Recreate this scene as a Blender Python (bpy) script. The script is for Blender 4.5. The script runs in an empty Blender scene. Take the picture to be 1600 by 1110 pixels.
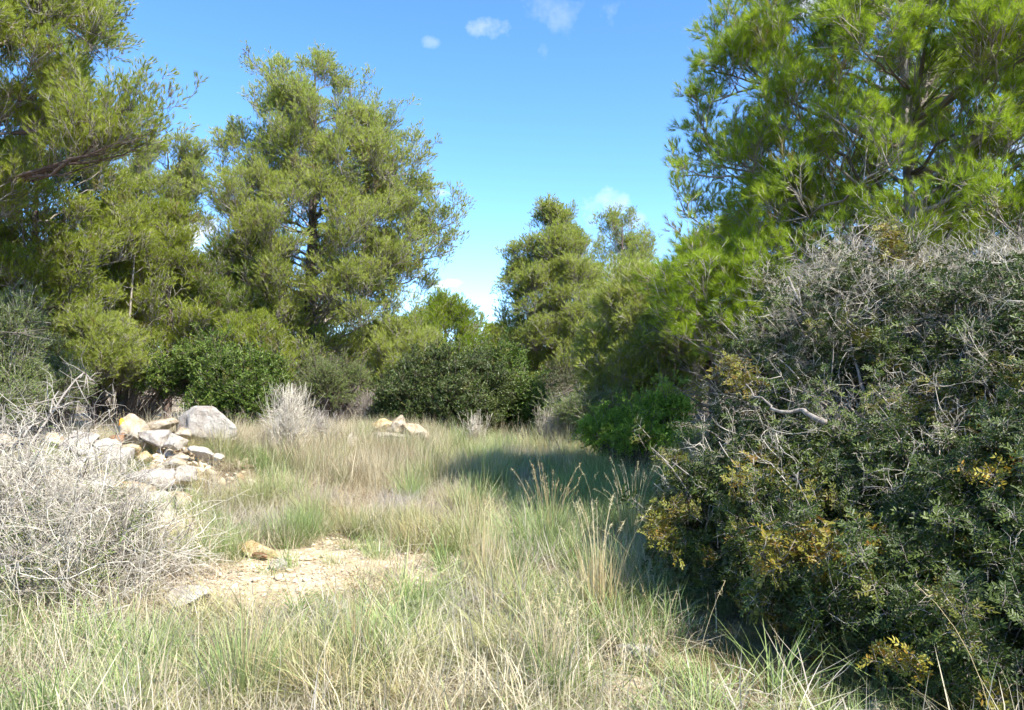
import bpy, math, random
import numpy as np
from mathutils import Vector

rnd = random.Random(7)
RNG = np.random.default_rng(11)
C = bpy.context.scene.collection
scene = bpy.context.scene
R = math.radians

# ------------------------------------------------------------------ camera
F = 1232.0; PITCH = R(2.09); CAMZ = 1.6
cam = bpy.data.cameras.new('camera'); camo = bpy.data.objects.new('camera', cam); C.objects.link(camo)
camo.location = (0, 0, CAMZ); camo.rotation_euler = (math.pi/2 + PITCH, 0, 0)
cam.sensor_width = 36; cam.lens = 36*F/1600; cam.clip_end = 2000; cam.clip_start = 0.05
scene.camera = camo

# ------------------------------------------------------------------ light
SUN_EL = 49.0; SUN_DIR_XY = (0.72, -0.69)          # towards the sun: right, a little behind the camera
el = R(SUN_EL); hn = math.hypot(*SUN_DIR_XY)
sdir = Vector((SUN_DIR_XY[0]/hn*math.cos(el), SUN_DIR_XY[1]/hn*math.cos(el), math.sin(el)))
sun = bpy.data.lights.new('sun', 'SUN'); suno = bpy.data.objects.new('sun', sun); C.objects.link(suno)
sun.energy = 4.3; sun.angle = R(0.5); sun.color = (1.0, 0.955, 0.88)
suno.rotation_euler = sdir.to_track_quat('Z', 'Y').to_euler()

w = bpy.data.worlds.new('World'); scene.world = w; w.use_nodes = True
nt = w.node_tree; N = nt.nodes; L = nt.links
for n in list(N): N.remove(n)
out = N.new('ShaderNodeOutputWorld'); bg = N.new('ShaderNodeBackground'); bg.inputs[1].default_value = 0.15
sky = N.new('ShaderNodeTexSky'); sky.sky_type = 'NISHITA'; sky.sun_disc = False
sky.sun_elevation = el; sky.sun_rotation = math.atan2(SUN_DIR_XY[0], SUN_DIR_XY[1])
sky.air_density = 0.6; sky.dust_density = 0.05; sky.ozone_density = 1.2
hs = N.new('ShaderNodeHueSaturation'); hs.inputs['Saturation'].default_value = 1.22; hs.inputs['Hue'].default_value = .502
hs.inputs['Value'].default_value = 1.12
L.new(sky.outputs[0], hs.inputs['Color'])
def wmath(op, a, b=None, c=None, clamp=False):
    n = N.new('ShaderNodeMath'); n.operation = op; n.use_clamp = clamp
    for i, v in enumerate((a, b, c)):
        if v is None: continue
        if isinstance(v, (int, float)): n.inputs[i].default_value = v
        else: L.new(v, n.inputs[i])
    return n.outputs[0]
tc = N.new('ShaderNodeTexCoord'); sep = N.new('ShaderNodeSeparateXYZ')
nz = N.new('ShaderNodeTexNoise'); nz.inputs['Scale'].default_value = 26; nz.inputs['Detail'].default_value = 8; nz.inputs['Roughness'].default_value = .62
L.new(tc.outputs['Generated'], nz.inputs['Vector'])
L.new(tc.outputs['Generated'], sep.inputs[0])
ysafe = wmath('MAXIMUM', sep.outputs[1], 0.05)
U = wmath('DIVIDE', sep.outputs[0], ysafe); V = wmath('DIVIDE', sep.outputs[2], ysafe)
nf = wmath('SUBTRACT', nz.outputs[0], 0.5)
clouds = [  # direction (x/y, z/y), half extents, strength
    (-0.03, 0.455, .040, .018, .30), (0.040, 0.432, .012, .02, .16), (-0.105, .44, .015, .010, .22),
    (-0.073, 0.128, .024, .0075, 1.3), (-0.092, 0.124, .016, .005, .9), (-0.095, 0.244, .030, .007, .9), (0.118, 0.226, .042, .030, .40), (.155, .207, .03, .014, .35),
    (-0.035, 0.088, .025, .008, .25), (-.41, .20, .045, .035, 1.0), (-.40, .16, .04, .02, .8), (.40, .49, .10, .05, .9), (.56, .40, .10, .04, .8), (.62, .30, .08, .04, .6)]
acc = None
for (u0, v0, a, b, s) in clouds:
    du = wmath('DIVIDE', wmath('SUBTRACT', U, u0), a); dv = wmath('DIVIDE', wmath('SUBTRACT', V, v0), b)
    d2 = wmath('ADD', wmath('MULTIPLY', du, du), wmath('MULTIPLY', dv, dv))
    m = wmath('SUBTRACT', 1.0, wmath('MULTIPLY', d2, 1.1))
    m = wmath('ADD', wmath('MULTIPLY', m, 1.0), wmath('SUBTRACT', wmath('MULTIPLY', nf, 4.6), 0.35))
    m = wmath('MULTIPLY', wmath('MAXIMUM', m, 0.0), s)
    m = wmath('MINIMUM', m, s if s < .95 else .95)
    acc = m if acc is None else wmath('MAXIMUM', acc, m)
acc = wmath('MULTIPLY', acc, wmath('GREATER_THAN', sep.outputs[1], 0.1))
# thin scattered wisps over the whole sky
nz2 = N.new('ShaderNodeTexNoise'); nz2.inputs['Scale'].default_value = 5; nz2.inputs['Detail'].default_value = 9; nz2.inputs['Roughness'].default_value = .6
L.new(tc.outputs['Generated'], nz2.inputs['Vector'])
wisp = wmath('MULTIPLY', wmath('MAXIMUM', wmath('SUBTRACT', nz2.outputs[0], 0.67), 0.0), 2.5)
acc = wmath('MINIMUM', wmath('MAXIMUM', acc, wisp), 1.0)
mx = N.new('ShaderNodeMix'); mx.data_type = 'RGBA'
L.new(acc, mx.inputs[0]); L.new(hs.outputs[0], mx.inputs[6]); mx.inputs[7].default_value = (3.1, 3.25, 3.5, 1)
L.new(mx.outputs[2], bg.inputs[0]); L.new(bg.outputs[0], out.inputs[0])

scene.view_settings.view_transform = 'Standard'; scene.view_settings.look = 'None'
scene.view_settings.gamma = 1; scene.view_settings.use_curve_mapping = False
scene.view_settings.exposure = 1.50
scene.cycles.max_bounces = 8; scene.cycles.adaptive_threshold = 0.03; scene.cycles.time_limit = 1000; scene.cycles.diffuse_bounces = 5; scene.cycles.glossy_bounces = 2; scene.cycles.transmission_bounces = 2

# ------------------------------------------------------------------ helpers
def at(px, py, Y):
    dx = (px-800)/F; dy = (555-py)/F
    d = np.array([dx, math.cos(PITCH)-dy*math.sin(PITCH), math.sin(PITCH)+dy*math.cos(PITCH)])
    return np.array([0, 0, CAMZ]) + d*(Y/d[1])

_perm = np.random.default_rng(3).random((64, 64))
def vnoise(x, y, s=1.0, o=0):
    x = np.asarray(x, float)*s + 17.3*o + 500; y = np.asarray(y, float)*s + 9.1*o + 500
    xi = np.floor(x).astype(int); yi = np.floor(y).astype(int); fx = x-xi; fy = y-yi
    fx = fx*fx*(3-2*fx); fy = fy*fy*(3-2*fy)
    g = lambda a, b: _perm[a % 64, b % 64]
    return (g(xi, yi)*(1-fx)+g(xi+1, yi)*fx)*(1-fy)+(g(xi, yi+1)*(1-fx)+g(xi+1, yi+1)*fx)*fy
def sstep(a, b, t):
    t = np.clip((np.asarray(t, float)-a)/(b-a), 0, 1); return t*t*(3-2*t)
def gh(x, y):
    x = np.asarray(x, float); y = np.asarray(y, float)
    h = 0.33*sstep(7.5, 16, y) + 0.004*np.maximum(y-16, 0)
    h = h + 0.60*np.exp(-((x+4.5)/1.8)**2-((y-10.7)/1.9)**2)
    h = h + 0.20*np.exp(-((x+2.6)/1.2)**2-((y-13.2)/1.5)**2)
    h = h + 0.12*(vnoise(x, y, .5)-.5)*sstep(2, 5, y) + 0.05*(vnoise(x, y, 1.7, 2)-.5)
    return h

def link(o, parent=None):
    C.objects.link(o)
    if parent is not None: o.parent = parent
    return o
def tag(o, label=None, cat=None, group=None, kind=None):
    if label: o['label'] = label
    if cat: o['category'] = cat
    if group: o['group'] = group
    if kind: o['kind'] = kind
    return o
def thing(name, label, cat, loc, group=None):
    o = bpy.data.objects.new(name, None); o.empty_display_size = .1; o.location = [float(v) for v in loc]
    link(o); return tag(o, label, cat, group)

def rotz_to(dirs, roll):
    """matrices whose z axis follows dirs, rolled about it"""
    z = dirs/np.linalg.norm(dirs, axis=1, keepdims=True)
    ref = np.where(np.abs(z[:, 2:3]) > .95, np.array([[1., 0, 0]]), np.array([[0, 0, 1.]]))
    x = np.cross(ref, z); x /= np.linalg.norm(x, axis=1, keepdims=True); y = np.cross(z, x)
    c = np.cos(roll)[:, None]; s = np.sin(roll)[:, None]
    X = x*c+y*s; Yv = np.cross(z, X)
    return np.stack([X, Yv, z], axis=2)
def mat_to_euler(M):
    ey = -np.arcsin(np.clip(M[:, 2, 0], -1, 1))
    return np.stack([np.arctan2(M[:, 2, 1], M[:, 2, 2]), ey, np.arctan2(M[:, 1, 0], M[:, 0, 0])], 1)

class MB:
    """collects vertices and faces, becomes ONE mesh object"""
    def __init__(s): s.v = []; s.f = []; s.m = []; s.a = []; s.n = 0; s.sm = True
    def add(s, verts, faces, mat=0, val=0.5):
        verts = np.asarray(verts, float).reshape(-1, 3)
        s.v.append(verts); s.f.extend([tuple(i+s.n for i in f) for f in faces])
        s.m.extend([mat]*len(faces)); s.a.append(np.full(len(verts), val)); s.n += len(verts)
    def tube(s, pts, radii, sides=5, mat=0, val=.5):
        pts = np.asarray(pts, float); n = len(pts)
        t = np.gradient(pts, axis=0); t /= np.linalg.norm(t, axis=1, keepdims=True)+1e-9
        ref = np.array([0, 0, 1.]) if abs(t[0, 2]) < .9 else np.array([1., 0, 0])
        x = np.cross(t, ref); x /= np.linalg.norm(x, axis=1, keepdims=True)+1e-9; y = np.cross(t, x)
        a = np.arange(sides)*2*math.pi/sides
        ring = pts[:, None, :] + (np.cos(a)[None, :, None]*x[:, None, :]+np.sin(a)[None, :, None]*y[:, None, :])*np.asarray(radii, float)[:, None, None]
        fs = []
        for i in range(n-1):
            for j in range(sides):
                k = (j+1) % sides
                fs.append((i*sides+j, i*sides+k, (i+1)*sides+k, (i+1)*sides+j))
        fs.append(tuple(range((n-1)*sides, n*sides))); fs.append(tuple(range(sides-1, -1, -1)))
        s.add(ring.reshape(-1, 3), fs, mat, val)
    def tri_blade(s, p, d, side, L_, w_, mat=0, val=.5):
        s.add([p-side*w_/2, p+side*w_/2, p+d*L_], [(0, 1, 2)], mat, val)
    def ribbon(s, pts, widths, side, mat=0, val=.5):
        pts = np.asarray(pts); n = len(pts); vs = []; fs = []
        for i in range(n-1):
            vs += [pts[i]-side*widths[i]/2, pts[i]+side*widths[i]/2]
        vs.append(pts[-1])
        for i in range(n-2): fs.append((2*i, 2*i+1, 2*i+3, 2*i+2))
        fs.append((2*n-4, 2*n-3, 2*n-2)); s.add(vs, fs, mat, val)
    def mesh(s, name, mats, smooth=True):
        me = bpy.data.meshes.new(name)
        v = np.concatenate(s.v); me.from_pydata(v.tolist(), [], s.f)
        for m in mats: me.materials.append(m)
        me.polygons.foreach_set('material_index', s.m)
        if smooth: me.polygons.foreach_set('use_smooth', [True]*len(s.f))
        at_ = me.attributes.new('shade', 'FLOAT', 'POINT'); at_.data.foreach_set('value', np.concatenate(s.a))
        return me
    def build(s, name, mats, parent=None, off=None, smooth=True, kind=None):
        if off is not None: s.v = [x-np.asarray(off) for x in s.v]
        o = bpy.data.objects.new(name, s.mesh(name, mats, smooth)); link(o, parent)
        if kind: o['kind'] = kind
        return o

# --- one object scattering its own sprig shapes over its own loose points
def make_scatter_group():
    g = bpy.data.node_groups.new('scatter_sprigs', 'GeometryNodeTree')
    g.interface.new_socket('Geometry', in_out='INPUT', socket_type='NodeSocketGeometry')
    g.interface.new_socket('Geometry', in_out='OUTPUT', socket_type='NodeSocketGeometry')
    n = g.nodes; l = g.links
    gi = n.new('NodeGroupInput'); go = n.new('NodeGroupOutput')
    def named(nm, ty):
        a = n.new('GeometryNodeInputNamedAttribute'); a.data_type = ty; a.inputs['Name'].default_value = nm; return a.outputs['Attribute']
    sg = n.new('GeometryNodeSeparateGeometry'); sg.domain = 'POINT'
    l.new(gi.outputs[0], sg.inputs['Geometry']); l.new(named('is_point', 'BOOLEAN'), sg.inputs['Selection'])
    sp = n.new('GeometryNodeSplitToInstances'); sp.domain = 'POINT'
    l.new(sg.outputs['Inverted'], sp.inputs['Geometry']); l.new(named('vid', 'INT'), sp.inputs['Group ID'])
    mp = n.new('GeometryNodeMeshToPoints'); l.new(sg.outputs['Selection'], mp.inputs['Mesh'])
    ip = n.new('GeometryNodeInstanceOnPoints'); ip.inputs['Pick Instance'].default_value = True
    e2r = n.new('FunctionNodeEulerToRotation'); l.new(named('rot', 'FLOAT_VECTOR'), e2r.inputs[0])
    l.new(mp.outputs[0], ip.inputs['Points']); l.new(sp.outputs[0], ip.inputs['Instance'])
    l.new(named('vid', 'INT'), ip.inputs['Instance Index'])
    l.new(e2r.outputs[0], ip.inputs['Rotation']); l.new(named('scl', 'FLOAT_VECTOR'), ip.inputs['Scale'])
    l.new(ip.outputs[0], go.inputs[0])
    return g
SG = make_scatter_group()
def scatter(name, variants, mats, P, E, S, tint, parent=None, vid=None, off=None, kind='stuff'):
    """variants: list of MB; P points (world), E eulers, S scales (n or n,3), tint per point"""
    P = np.asarray(P, float)
    if off is not None: P = P-np.asarray(off)
    n = len(P); S = np.asarray(S, float)
    if S.ndim == 1: S = np.repeat(S[:, None], 3, 1)
    vs = []; fs = []; ms = []; sh = []; ids = []; k = 0
    for i, b in enumerate(variants):
        v = np.concatenate(b.v); vs.append(v); fs += [tuple(q+k for q in f) for f in b.f]; ms += b.m; sh.append(np.concatenate(b.a)); ids += [i]*len(v); k += len(v)
    V_ = np.concatenate(vs+[P]); me = bpy.data.meshes.new(name); me.from_pydata(V_.tolist(), [], fs)
    for m in mats: me.materials.append(m)
    me.polygons.foreach_set('material_index', ms); me.polygons.foreach_set('use_smooth', [True]*len(fs))
    tot = k+n
    def A(nm, ty, val, key='value'):
        a = me.attributes.new(nm, ty, 'POINT'); a.data.foreach_set(key, np.asarray(val).ravel())
    A('shade', 'FLOAT', np.concatenate(sh+[np.full(n, .5)]))
    ip = np.zeros(tot, bool); ip[k:] = True; A('is_point', 'BOOLEAN', ip)
    if vid is None: vid = RNG.integers(0, len(variants), n)
    A('vid', 'INT', np.concatenate([np.array(ids), vid]).astype(np.int32))
    z = np.zeros((k, 3)); A('rot', 'FLOAT_VECTOR', np.concatenate([z, E]).astype(np.float32), 'vector')
    A('scl', 'FLOAT_VECTOR', np.concatenate([z, S]).astype(np.float32), 'vector')
    A('tint', 'FLOAT', np.concatenate([np.zeros(k), tint]).astype(np.float32))
    o = bpy.data.objects.new(name, me); link(o, parent)
    m = o.modifiers.new('scatter', 'NODES'); m.node_group = SG
    if kind: o['kind'] = kind
    return o

# ------------------------------------------------------------------ materials
def newmat(name):
    m = bpy.data.materials.new(name); m.use_nodes = True; t = m.node_tree
    for n in list(t.nodes): t.nodes.remove(n)
    return m, t, t.nodes, t.links
def rampnode(n, l, fac, stops):
    r = n.new('ShaderNodeValToRGB'); cr = r.color_ramp
    while len(cr.elements) < len(stops): cr.elements.new(.5)
    for e, (p, c) in zip(cr.elements, stops): e.position = p; e.color = (*c, 1)
    l.new(fac, r.inputs[0]); return r.outputs[0]
def leafmat(name, stops, transl=.3, rough=.5, spec=.3, alt=None, patch=1.0, coat=0):
    """colour from a ramp over (per-blade shade + per-sprig random + slow patches); 'tint' blends to alt colour"""
    m, t, n, l = newmat(name)
    o = n.new('ShaderNodeOutputMaterial')
    a = n.new('ShaderNodeAttribute'); a.attribute_name = 'shade'
    oi = n.new('ShaderNodeObjectInfo')
    geo = n.new('ShaderNodeNewGeometry'); nz = n.new('ShaderNodeTexNoise'); nz.inputs['Scale'].default_value = patch; nz.inputs['Detail'].default_value = 3
    l.new(geo.outputs['Position'], nz.inputs['Vector'])
    def M(op, x, y):
        q = n.new('ShaderNodeMath'); q.operation = op
        for i, v in enumerate((x, y)):
            if isinstance(v, (int, float)): q.inputs[i].default_value = v
            else: l.new(v, q.inputs[i])
        return q.outputs[0]
    f = M('ADD', M('MULTIPLY', a.outputs['Fac'], .4), M('MULTIPLY', oi.outputs['Random'], .3))
    f = M('ADD', f, M('MULTIPLY', M('SUBTRACT', nz.outputs[0], .25), .6))
    col = rampnode(n, l, f, stops)
    if alt:
        ti = n.new('ShaderNodeAttribute'); ti.attribute_type = 'INSTANCER'; ti.attribute_name = 'tint'
        alt_c = rampnode(n, l, a.outputs['Fac'], alt)
        mm = n.new('ShaderNodeMix'); mm.data_type = 'RGBA'; l.new(ti.outputs['Fac'], mm.inputs[0]); l.new(col, mm.inputs[6]); l.new(alt_c, mm.inputs[7]); col = mm.outputs[2]
    p = n.new('ShaderNodeBsdfPrincipled'); p.inputs['Roughness'].default_value = rough; p.inputs['Specular IOR Level'].default_value = spec
    l.new(col, p.inputs['Base Color'])
    tr = n.new('ShaderNodeBsdfTranslucent'); l.new(col, tr.inputs['Color'])
    ms = n.new('ShaderNodeMixShader'); ms.inputs[0].default_value = transl
    l.new(p.outputs[0], ms.inputs[1]); l.new(tr.outputs[0], ms.inputs[2]); l.new(ms.outputs[0], o.inputs[0])
    return m
def barkmat(name, c1, c2, scale=18, bump=.6):
    m, t, n, l = newmat(name)
    o = n.new('ShaderNodeOutputMaterial'); p = n.new('ShaderNodeBsdfPrincipled'); p.inputs['Roughness'].default_value = .85; p.inputs['Specular IOR Level'].default_value = .2
    g = n.new('ShaderNodeTexCoord'); mp = n.new('ShaderNodeMapping'); mp.inputs['Scale'].default_value = (1, 1, .35)
    l.new(g.outputs['Object'], mp.inputs[0])
    nz = n.new('ShaderNodeTexNoise'); nz.inputs['Scale'].default_value = scale; nz.inputs['Detail'].default_value = 6; nz.inputs['Roughness'].default_value = .7
    l.new(mp.outputs[0], nz.inputs['Vector'])
    col = rampnode(n, l, nz.outputs[0], [(.3, c1), (.7, c2)]); l.new(col, p.inputs['Base Color'])
    b = n.new('ShaderNodeBump'); b.inputs['Strength'].default_value = bump; b.inputs['Distance'].default_value = .02
    l.new(nz.outputs[0], b.inputs['Height']); l.new(b.outputs[0], p.inputs['Normal']); l.new(p.outputs[0], o.inputs[0])
    return m
def rockmat(name, c1, c2, c3, scale=4):
    m, t, n, l = newmat(name)
    o = n.new('ShaderNodeOutputMaterial'); p = n.new('ShaderNodeBsdfPrincipled'); p.inputs['Roughness'].default_value = .9; p.inputs['Specular IOR Level'].default_value = .2
    g = n.new('ShaderNodeTexCoord')
    nz = n.new('ShaderNodeTexNoise'); nz.inputs['Scale'].default_value = scale; nz.inputs['Detail'].default_value = 9; nz.inputs['Roughness'].default_value = .65
    l.new(g.outputs['Object'], nz.inputs['Vector'])
    col = rampnode(n, l, nz.outputs[0], [(.32, c1), (.48, c2), (.66, c3)])
    sp = n.new('ShaderNodeTexNoise'); sp.inputs['Scale'].default_value = 13; sp.inputs['Detail'].default_value = 10; sp.inputs['Roughness'].default_value = .75
    l.new(g.outputs['Object'], sp.inputs['Vector'])
    dk = rampnode(n, l, sp.outputs[0], [(.30, (.6, .56, .5)), (.52, (1, 1, 1))])
    mu = n.new('ShaderNodeMix'); mu.data_type = 'RGBA'; mu.blend_type = 'MULTIPLY'; mu.inputs[0].default_value = .7
    l.new(col, mu.inputs[6]); l.new(dk, mu.inputs[7]); l.new(mu.outputs[2], p.inputs['Base Color'])
    b = n.new('ShaderNodeBump'); b.inputs['Strength'].default_value = .9; b.inputs['Distance'].default_value = .06
    ad = n.new('ShaderNodeMath'); ad.operation = 'ADD'; l.new(nz.outputs[0], ad.inputs[0]); l.new(sp.outputs[0], ad.inputs[1])
    l.new(ad.outputs[0], b.inputs['Height']); l.new(b.outputs[0], p.inputs['Normal']); l.new(p.outputs[0], o.inputs[0])
    return m

M_needle = leafmat('pine_needles', [(.15, (.20, .255, .03)), (.5, (.35, .41, .052)), (.85, (.50, .535, .085))], transl=.55, rough=.45, spec=.35, patch=.9, alt=[(0, (.20, .13, .05)), (1, (.30, .2, .08))])
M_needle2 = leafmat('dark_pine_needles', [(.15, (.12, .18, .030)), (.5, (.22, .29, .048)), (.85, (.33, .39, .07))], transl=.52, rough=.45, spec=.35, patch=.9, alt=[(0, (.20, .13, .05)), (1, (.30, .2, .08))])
M_needle3 = leafmat('bright_pine_needles', [(.15, (.17, .26, .016)), (.5, (.29, .40, .026)), (.85, (.42, .51, .04))], transl=.5, rough=.4, spec=.4, patch=1.4, alt=[(0, (.20, .13, .05)), (1, (.30, .2, .08))])
M_needle4 = leafmat('pale_haze_pine_needles', [(.15, (.25, .305, .055)), (.5, (.41, .465, .09)), (.85, (.54, .575, .13))], transl=.55, rough=.5, spec=.3, patch=.9, alt=[(0, (.20, .13, .05)), (1, (.30, .2, .08))])  # pale tone; on the farther pines it stands in for haze
M_lent = leafmat('mastic_leaves', [(.15, (.018, .028, .009)), (.5, (.052, .080, .014)), (.85, (.12, .155, .030))], transl=.2, rough=.45, spec=.28, patch=2,
                 alt=[(0, (.34, .12, .02)), (.5, (.29, .23, .022)), (1, (.38, .36, .06))])
M_shrubdark = leafmat('dark_shrub_leaves', [(.15, (.030, .052, .012)), (.5, (.075, .11, .026)), (.85, (.14, .18, .045))], transl=.2, rough=.42, spec=.4, patch=1.2, alt=[(0, (.2, .2, .05)), (1, (.25, .25, .06))])
M_shrub = leafmat('bright_shrub_leaves', [(.15, (.05, .095, .012)), (.5, (.11, .175, .025)), (.85, (.20, .27, .05))], transl=.3, rough=.45, spec=.35, patch=1.2, alt=[(0, (.25, .2, .05)), (1, (.3, .28, .06))])
M_shrubpale = leafmat('pale_shrub_leaves', [(.15, (.10, .13, .035)), (.5, (.18, .25, .06)), (.85, (.29, .36, .10))], transl=.3, rough=.6, spec=.2, patch=1.2, alt=[(0, (.25, .2, .08)), (1, (.3, .28, .1))])
M_shrublit = leafmat('sunlit_shrub_leaves', [(.15, (.12, .22, .02)), (.5, (.22, .36, .04)), (.85, (.34, .48, .07))], transl=.4, rough=.45, spec=.3, patch=1.2)  # brighter M_shrub: sunlight put into the leaf colour of the shaded low shrub
M_green = leafmat('green_grass_blades', [(.12, (.13, .17, .05)), (.42, (.22, .30, .09)), (.62, (.32, .42, .15)), (.9, (.50, .50, .25))], transl=.35, rough=.5, spec=.3, patch=.8,
                  alt=[(0, (.36, .28, .13)), (.5, (.52, .42, .22)), (1, (.62, .53, .32))])
M_dry = leafmat('dry_grass_blades', [(.15, (.27, .21, .12)), (.5, (.48, .41, .26)), (.85, (.66, .60, .42))], transl=.3, rough=.6, spec=.2, patch=.9,
                alt=[(0, (.34, .30, .25)), (1, (.52, .48, .42))])
M_gold = leafmat('golden_grass_stalks', [(.15, (.34, .25, .12)), (.5, (.55, .45, .24)), (.85, (.70, .62, .38))], transl=.25, rough=.5, spec=.3, patch=1.5)
M_twig = leafmat('grey_twig_bark', [(.15, (.12, .10, .08)), (.5, (.27, .235, .195)), (.85, (.44, .40, .34))], transl=.0, rough=.8, spec=.2, patch=2)
M_twigd = leafmat('brown_twig_bark', [(.15, (.06, .045, .035)), (.5, (.13, .10, .08)), (.85, (.24, .20, .17))], transl=.0, rough=.8, spec=.2, patch=2)
M_twigw = leafmat('bleached_twig_bark', [(.15, (.20, .17, .14)), (.5, (.45, .40, .315)), (.85, (.72, .66, .54))], transl=.0, rough=.8, spec=.2, patch=1.6)
M_bark = barkmat('pine_bark', (.055, .035, .028), (.20, .15, .13))
M_barkg = barkmat('grey_pine_bark', (.12, .10, .09), (.36, .33, .30))
M_barkw = barkmat('pale_mastic_bark', (.09, .075, .06), (.36, .32, .27), 34)
M_dead = barkmat('bleached_dead_wood', (.13, .11, .09), (.46, .41, .35), 30)
M_rtan = rockmat('tan_limestone', (.30, .20, .11), (.46, .37, .25), (.58, .51, .40))
M_rgrey = rockmat('grey_limestone', (.27, .23, .19), (.42, .37, .31), (.56, .51, .44))
M_rwhite = rockmat('pale_limestone', (.33, .27, .19), (.50, .45, .36), (.63, .58, .51))
M_ryel = rockmat('ochre_limestone', (.38, .24, .10), (.54, .40, .20), (.64, .53, .33))
M_rbrown = rockmat('brown_stone_and_hollow_shade', (.16, .085, .04), (.27, .15, .08), (.36, .22, .12))  # brown stones, and the painted shade in the ochre rock's hollow
m, t_, n_, l_ = newmat('orange_paint'); M_orange = m
o_ = n_.new('ShaderNodeOutputMaterial'); p_ = n_.new('ShaderNodeBsdfPrincipled'); p_.inputs['Base Color'].default_value = (.85, .33, .015, 1); p_.inputs['Roughness'].default_value = .7; l_.new(p_.outputs[0], o_.inputs[0])

# ------------------------------------------------------------------ ground
def ground_material():
    m, t, n, l = newmat('stony_soil')
    o = n.new('ShaderNodeOutputMaterial'); p = n.new('ShaderNodeBsdfPrincipled'); p.inputs['Roughness'].default_value = .95; p.inputs['Specular IOR Level'].default_value = .1
    g = n.new('ShaderNodeNewGeometry')
    a = n.new('ShaderNodeAttribute'); a.attribute_name = 'bare'
    nz = n.new('ShaderNodeTexNoise'); nz.inputs['Scale'].default_value = 9; nz.inputs['Detail'].default_value = 10; nz.inputs['Roughness'].default_value = .7
    vo = n.new('ShaderNodeTexVoronoi'); vo.feature = 'DISTANCE_TO_EDGE'; vo.inputs['Scale'].default_value = 17
    dn = n.new('ShaderNodeTexNoise'); dn.inputs['Scale'].default_value = 22; dn.inputs['Detail'].default_value = 5
    ma = n.new('ShaderNodeMix'); ma.data_type = 'VECTOR'; ma.inputs[0].default_value = .12
    l.new(g.outputs['Position'], dn.inputs['Vector']); l.new(g.outputs['Position'], ma.inputs[4]); l.new(dn.outputs['Color'], ma.inputs[5])
    l.new(ma.outputs[1], vo.inputs['Vector']); l.new(g.outputs['Position'], nz.inputs['Vector'])
    c_bare = rampnode(n, l, nz.outputs[0], [(.3, (.34, .24, .14)), (.5, (.50, .41, .28)), (.7, (.62, .55, .43))])
    c_lit = rampnode(n, l, nz.outputs[0], [(.3, (.10, .075, .045)), (.5, (.22, .17, .11)), (.7, (.36, .30, .2))])
    mm = n.new('ShaderNodeMix'); mm.data_type = 'RGBA'; l.new(a.outputs['Fac'], mm.inputs[0]); l.new(c_lit, mm.inputs[6]); l.new(c_bare, mm.inputs[7])
    cr = rampnode(n, l, vo.outputs[0], [(0, (.55, .42, .3)), (.07, (1, 1, 1))])
    mu = n.new('ShaderNodeMix'); mu.data_type = 'RGBA'; mu.blend_type = 'MULTIPLY'; mu.inputs[0].default_value = .6
    l.new(mm.outputs[2], mu.inputs[6]); l.new(cr, mu.inputs[7]); l.new(mu.outputs[2], p.inputs['Base Color'])
    b = n.new('ShaderNodeBump'); b.inputs['Strength'].default_value = .8; b.inputs['Distance'].default_value = .03
    l.new(nz.outputs[0], b.inputs['Height']); l.new(b.outputs[0], p.inputs['Normal']); l.new(p.outputs[0], o.inputs[0])
    return m
def bare(x, y):
    """1 on the bare stony patch, 0 elsewhere"""
    x = np.asarray(x, float); y = np.asarray(y, float)
    d = ((x+1.5)/1.2)**2+((y-7.1-.12*x)/1.1)**2
    d2 = ((x+.62)/.42)**2+((y-7.0)/.42)**2
    d3 = ((x-.80)/.45)**2+((y-4.45)/.34)**2
    d4 = ((x+4.1)/.45)**2+((y-9.0)/.5)**2
    e = np.minimum(np.minimum(d, d2), np.minimum(d3, d4))
    return 1-sstep(.65, 1.35, e+1.5*(vnoise(x, y, 3.0, 5)-.5))
xs = np.unique(np.concatenate([np.linspace(-600, -14, 30), np.linspace(-14, 10, 240), np.linspace(10, 600, 30)]))
ys = np.unique(np.concatenate([np.linspace(-300, -2, 16), np.linspace(-2, 22, 230), np.linspace(22, 900, 40)]))
X, Yg = np.meshgrid(xs, ys, indexing='ij')
fine = np.exp(-np.maximum(np.abs(X)-10, 0)/3)
Z = gh(X, Yg) + (.035*(vnoise(X, Yg, 5, 3)-.5)+.02*(vnoise(X, Yg, 11, 4)-.5))*fine
Z = np.where(Yg > 60, gh(X*0, Yg*0+60)+0*Z, Z); Z = np.where((np.abs(X) > 60), gh(X*0+60, np.minimum(Yg, 60)), Z)
gv = np.stack([X, Yg, Z], -1).reshape(-1, 3); ny_ = len(ys); gf = []
for i in range(len(xs)-1):
    for j in range(ny_-1):
        gf.append((i*ny_+j, (i+1)*ny_+j, (i+1)*ny_+j+1, i*ny_+j+1))
gm = bpy.data.meshes.new('ground'); gm.from_pydata(gv.tolist(), [], gf); gm.materials.append(ground_material())
gm.polygons.foreach_set('use_smooth', [True]*len(gf))
aa = gm.attributes.new('bare', 'FLOAT', 'POINT'); aa.data.foreach_set('value', bare(X, Yg).ravel().astype(np.float32))
tag(link(bpy.data.objects.new('ground', gm)), kind='structure')

# ------------------------------------------------------------------ pines
def unit(v): return v/(np.linalg.norm(v)+1e-9)
def rdir():
    v = RNG.normal(size=3); return v/np.linalg.norm(v)
def bez(a, b, c, n):
    t = np.linspace(0, 1, n)[:, None]; return (1-t)**2*a+2*t*(1-t)*b+t*t*c

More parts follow.
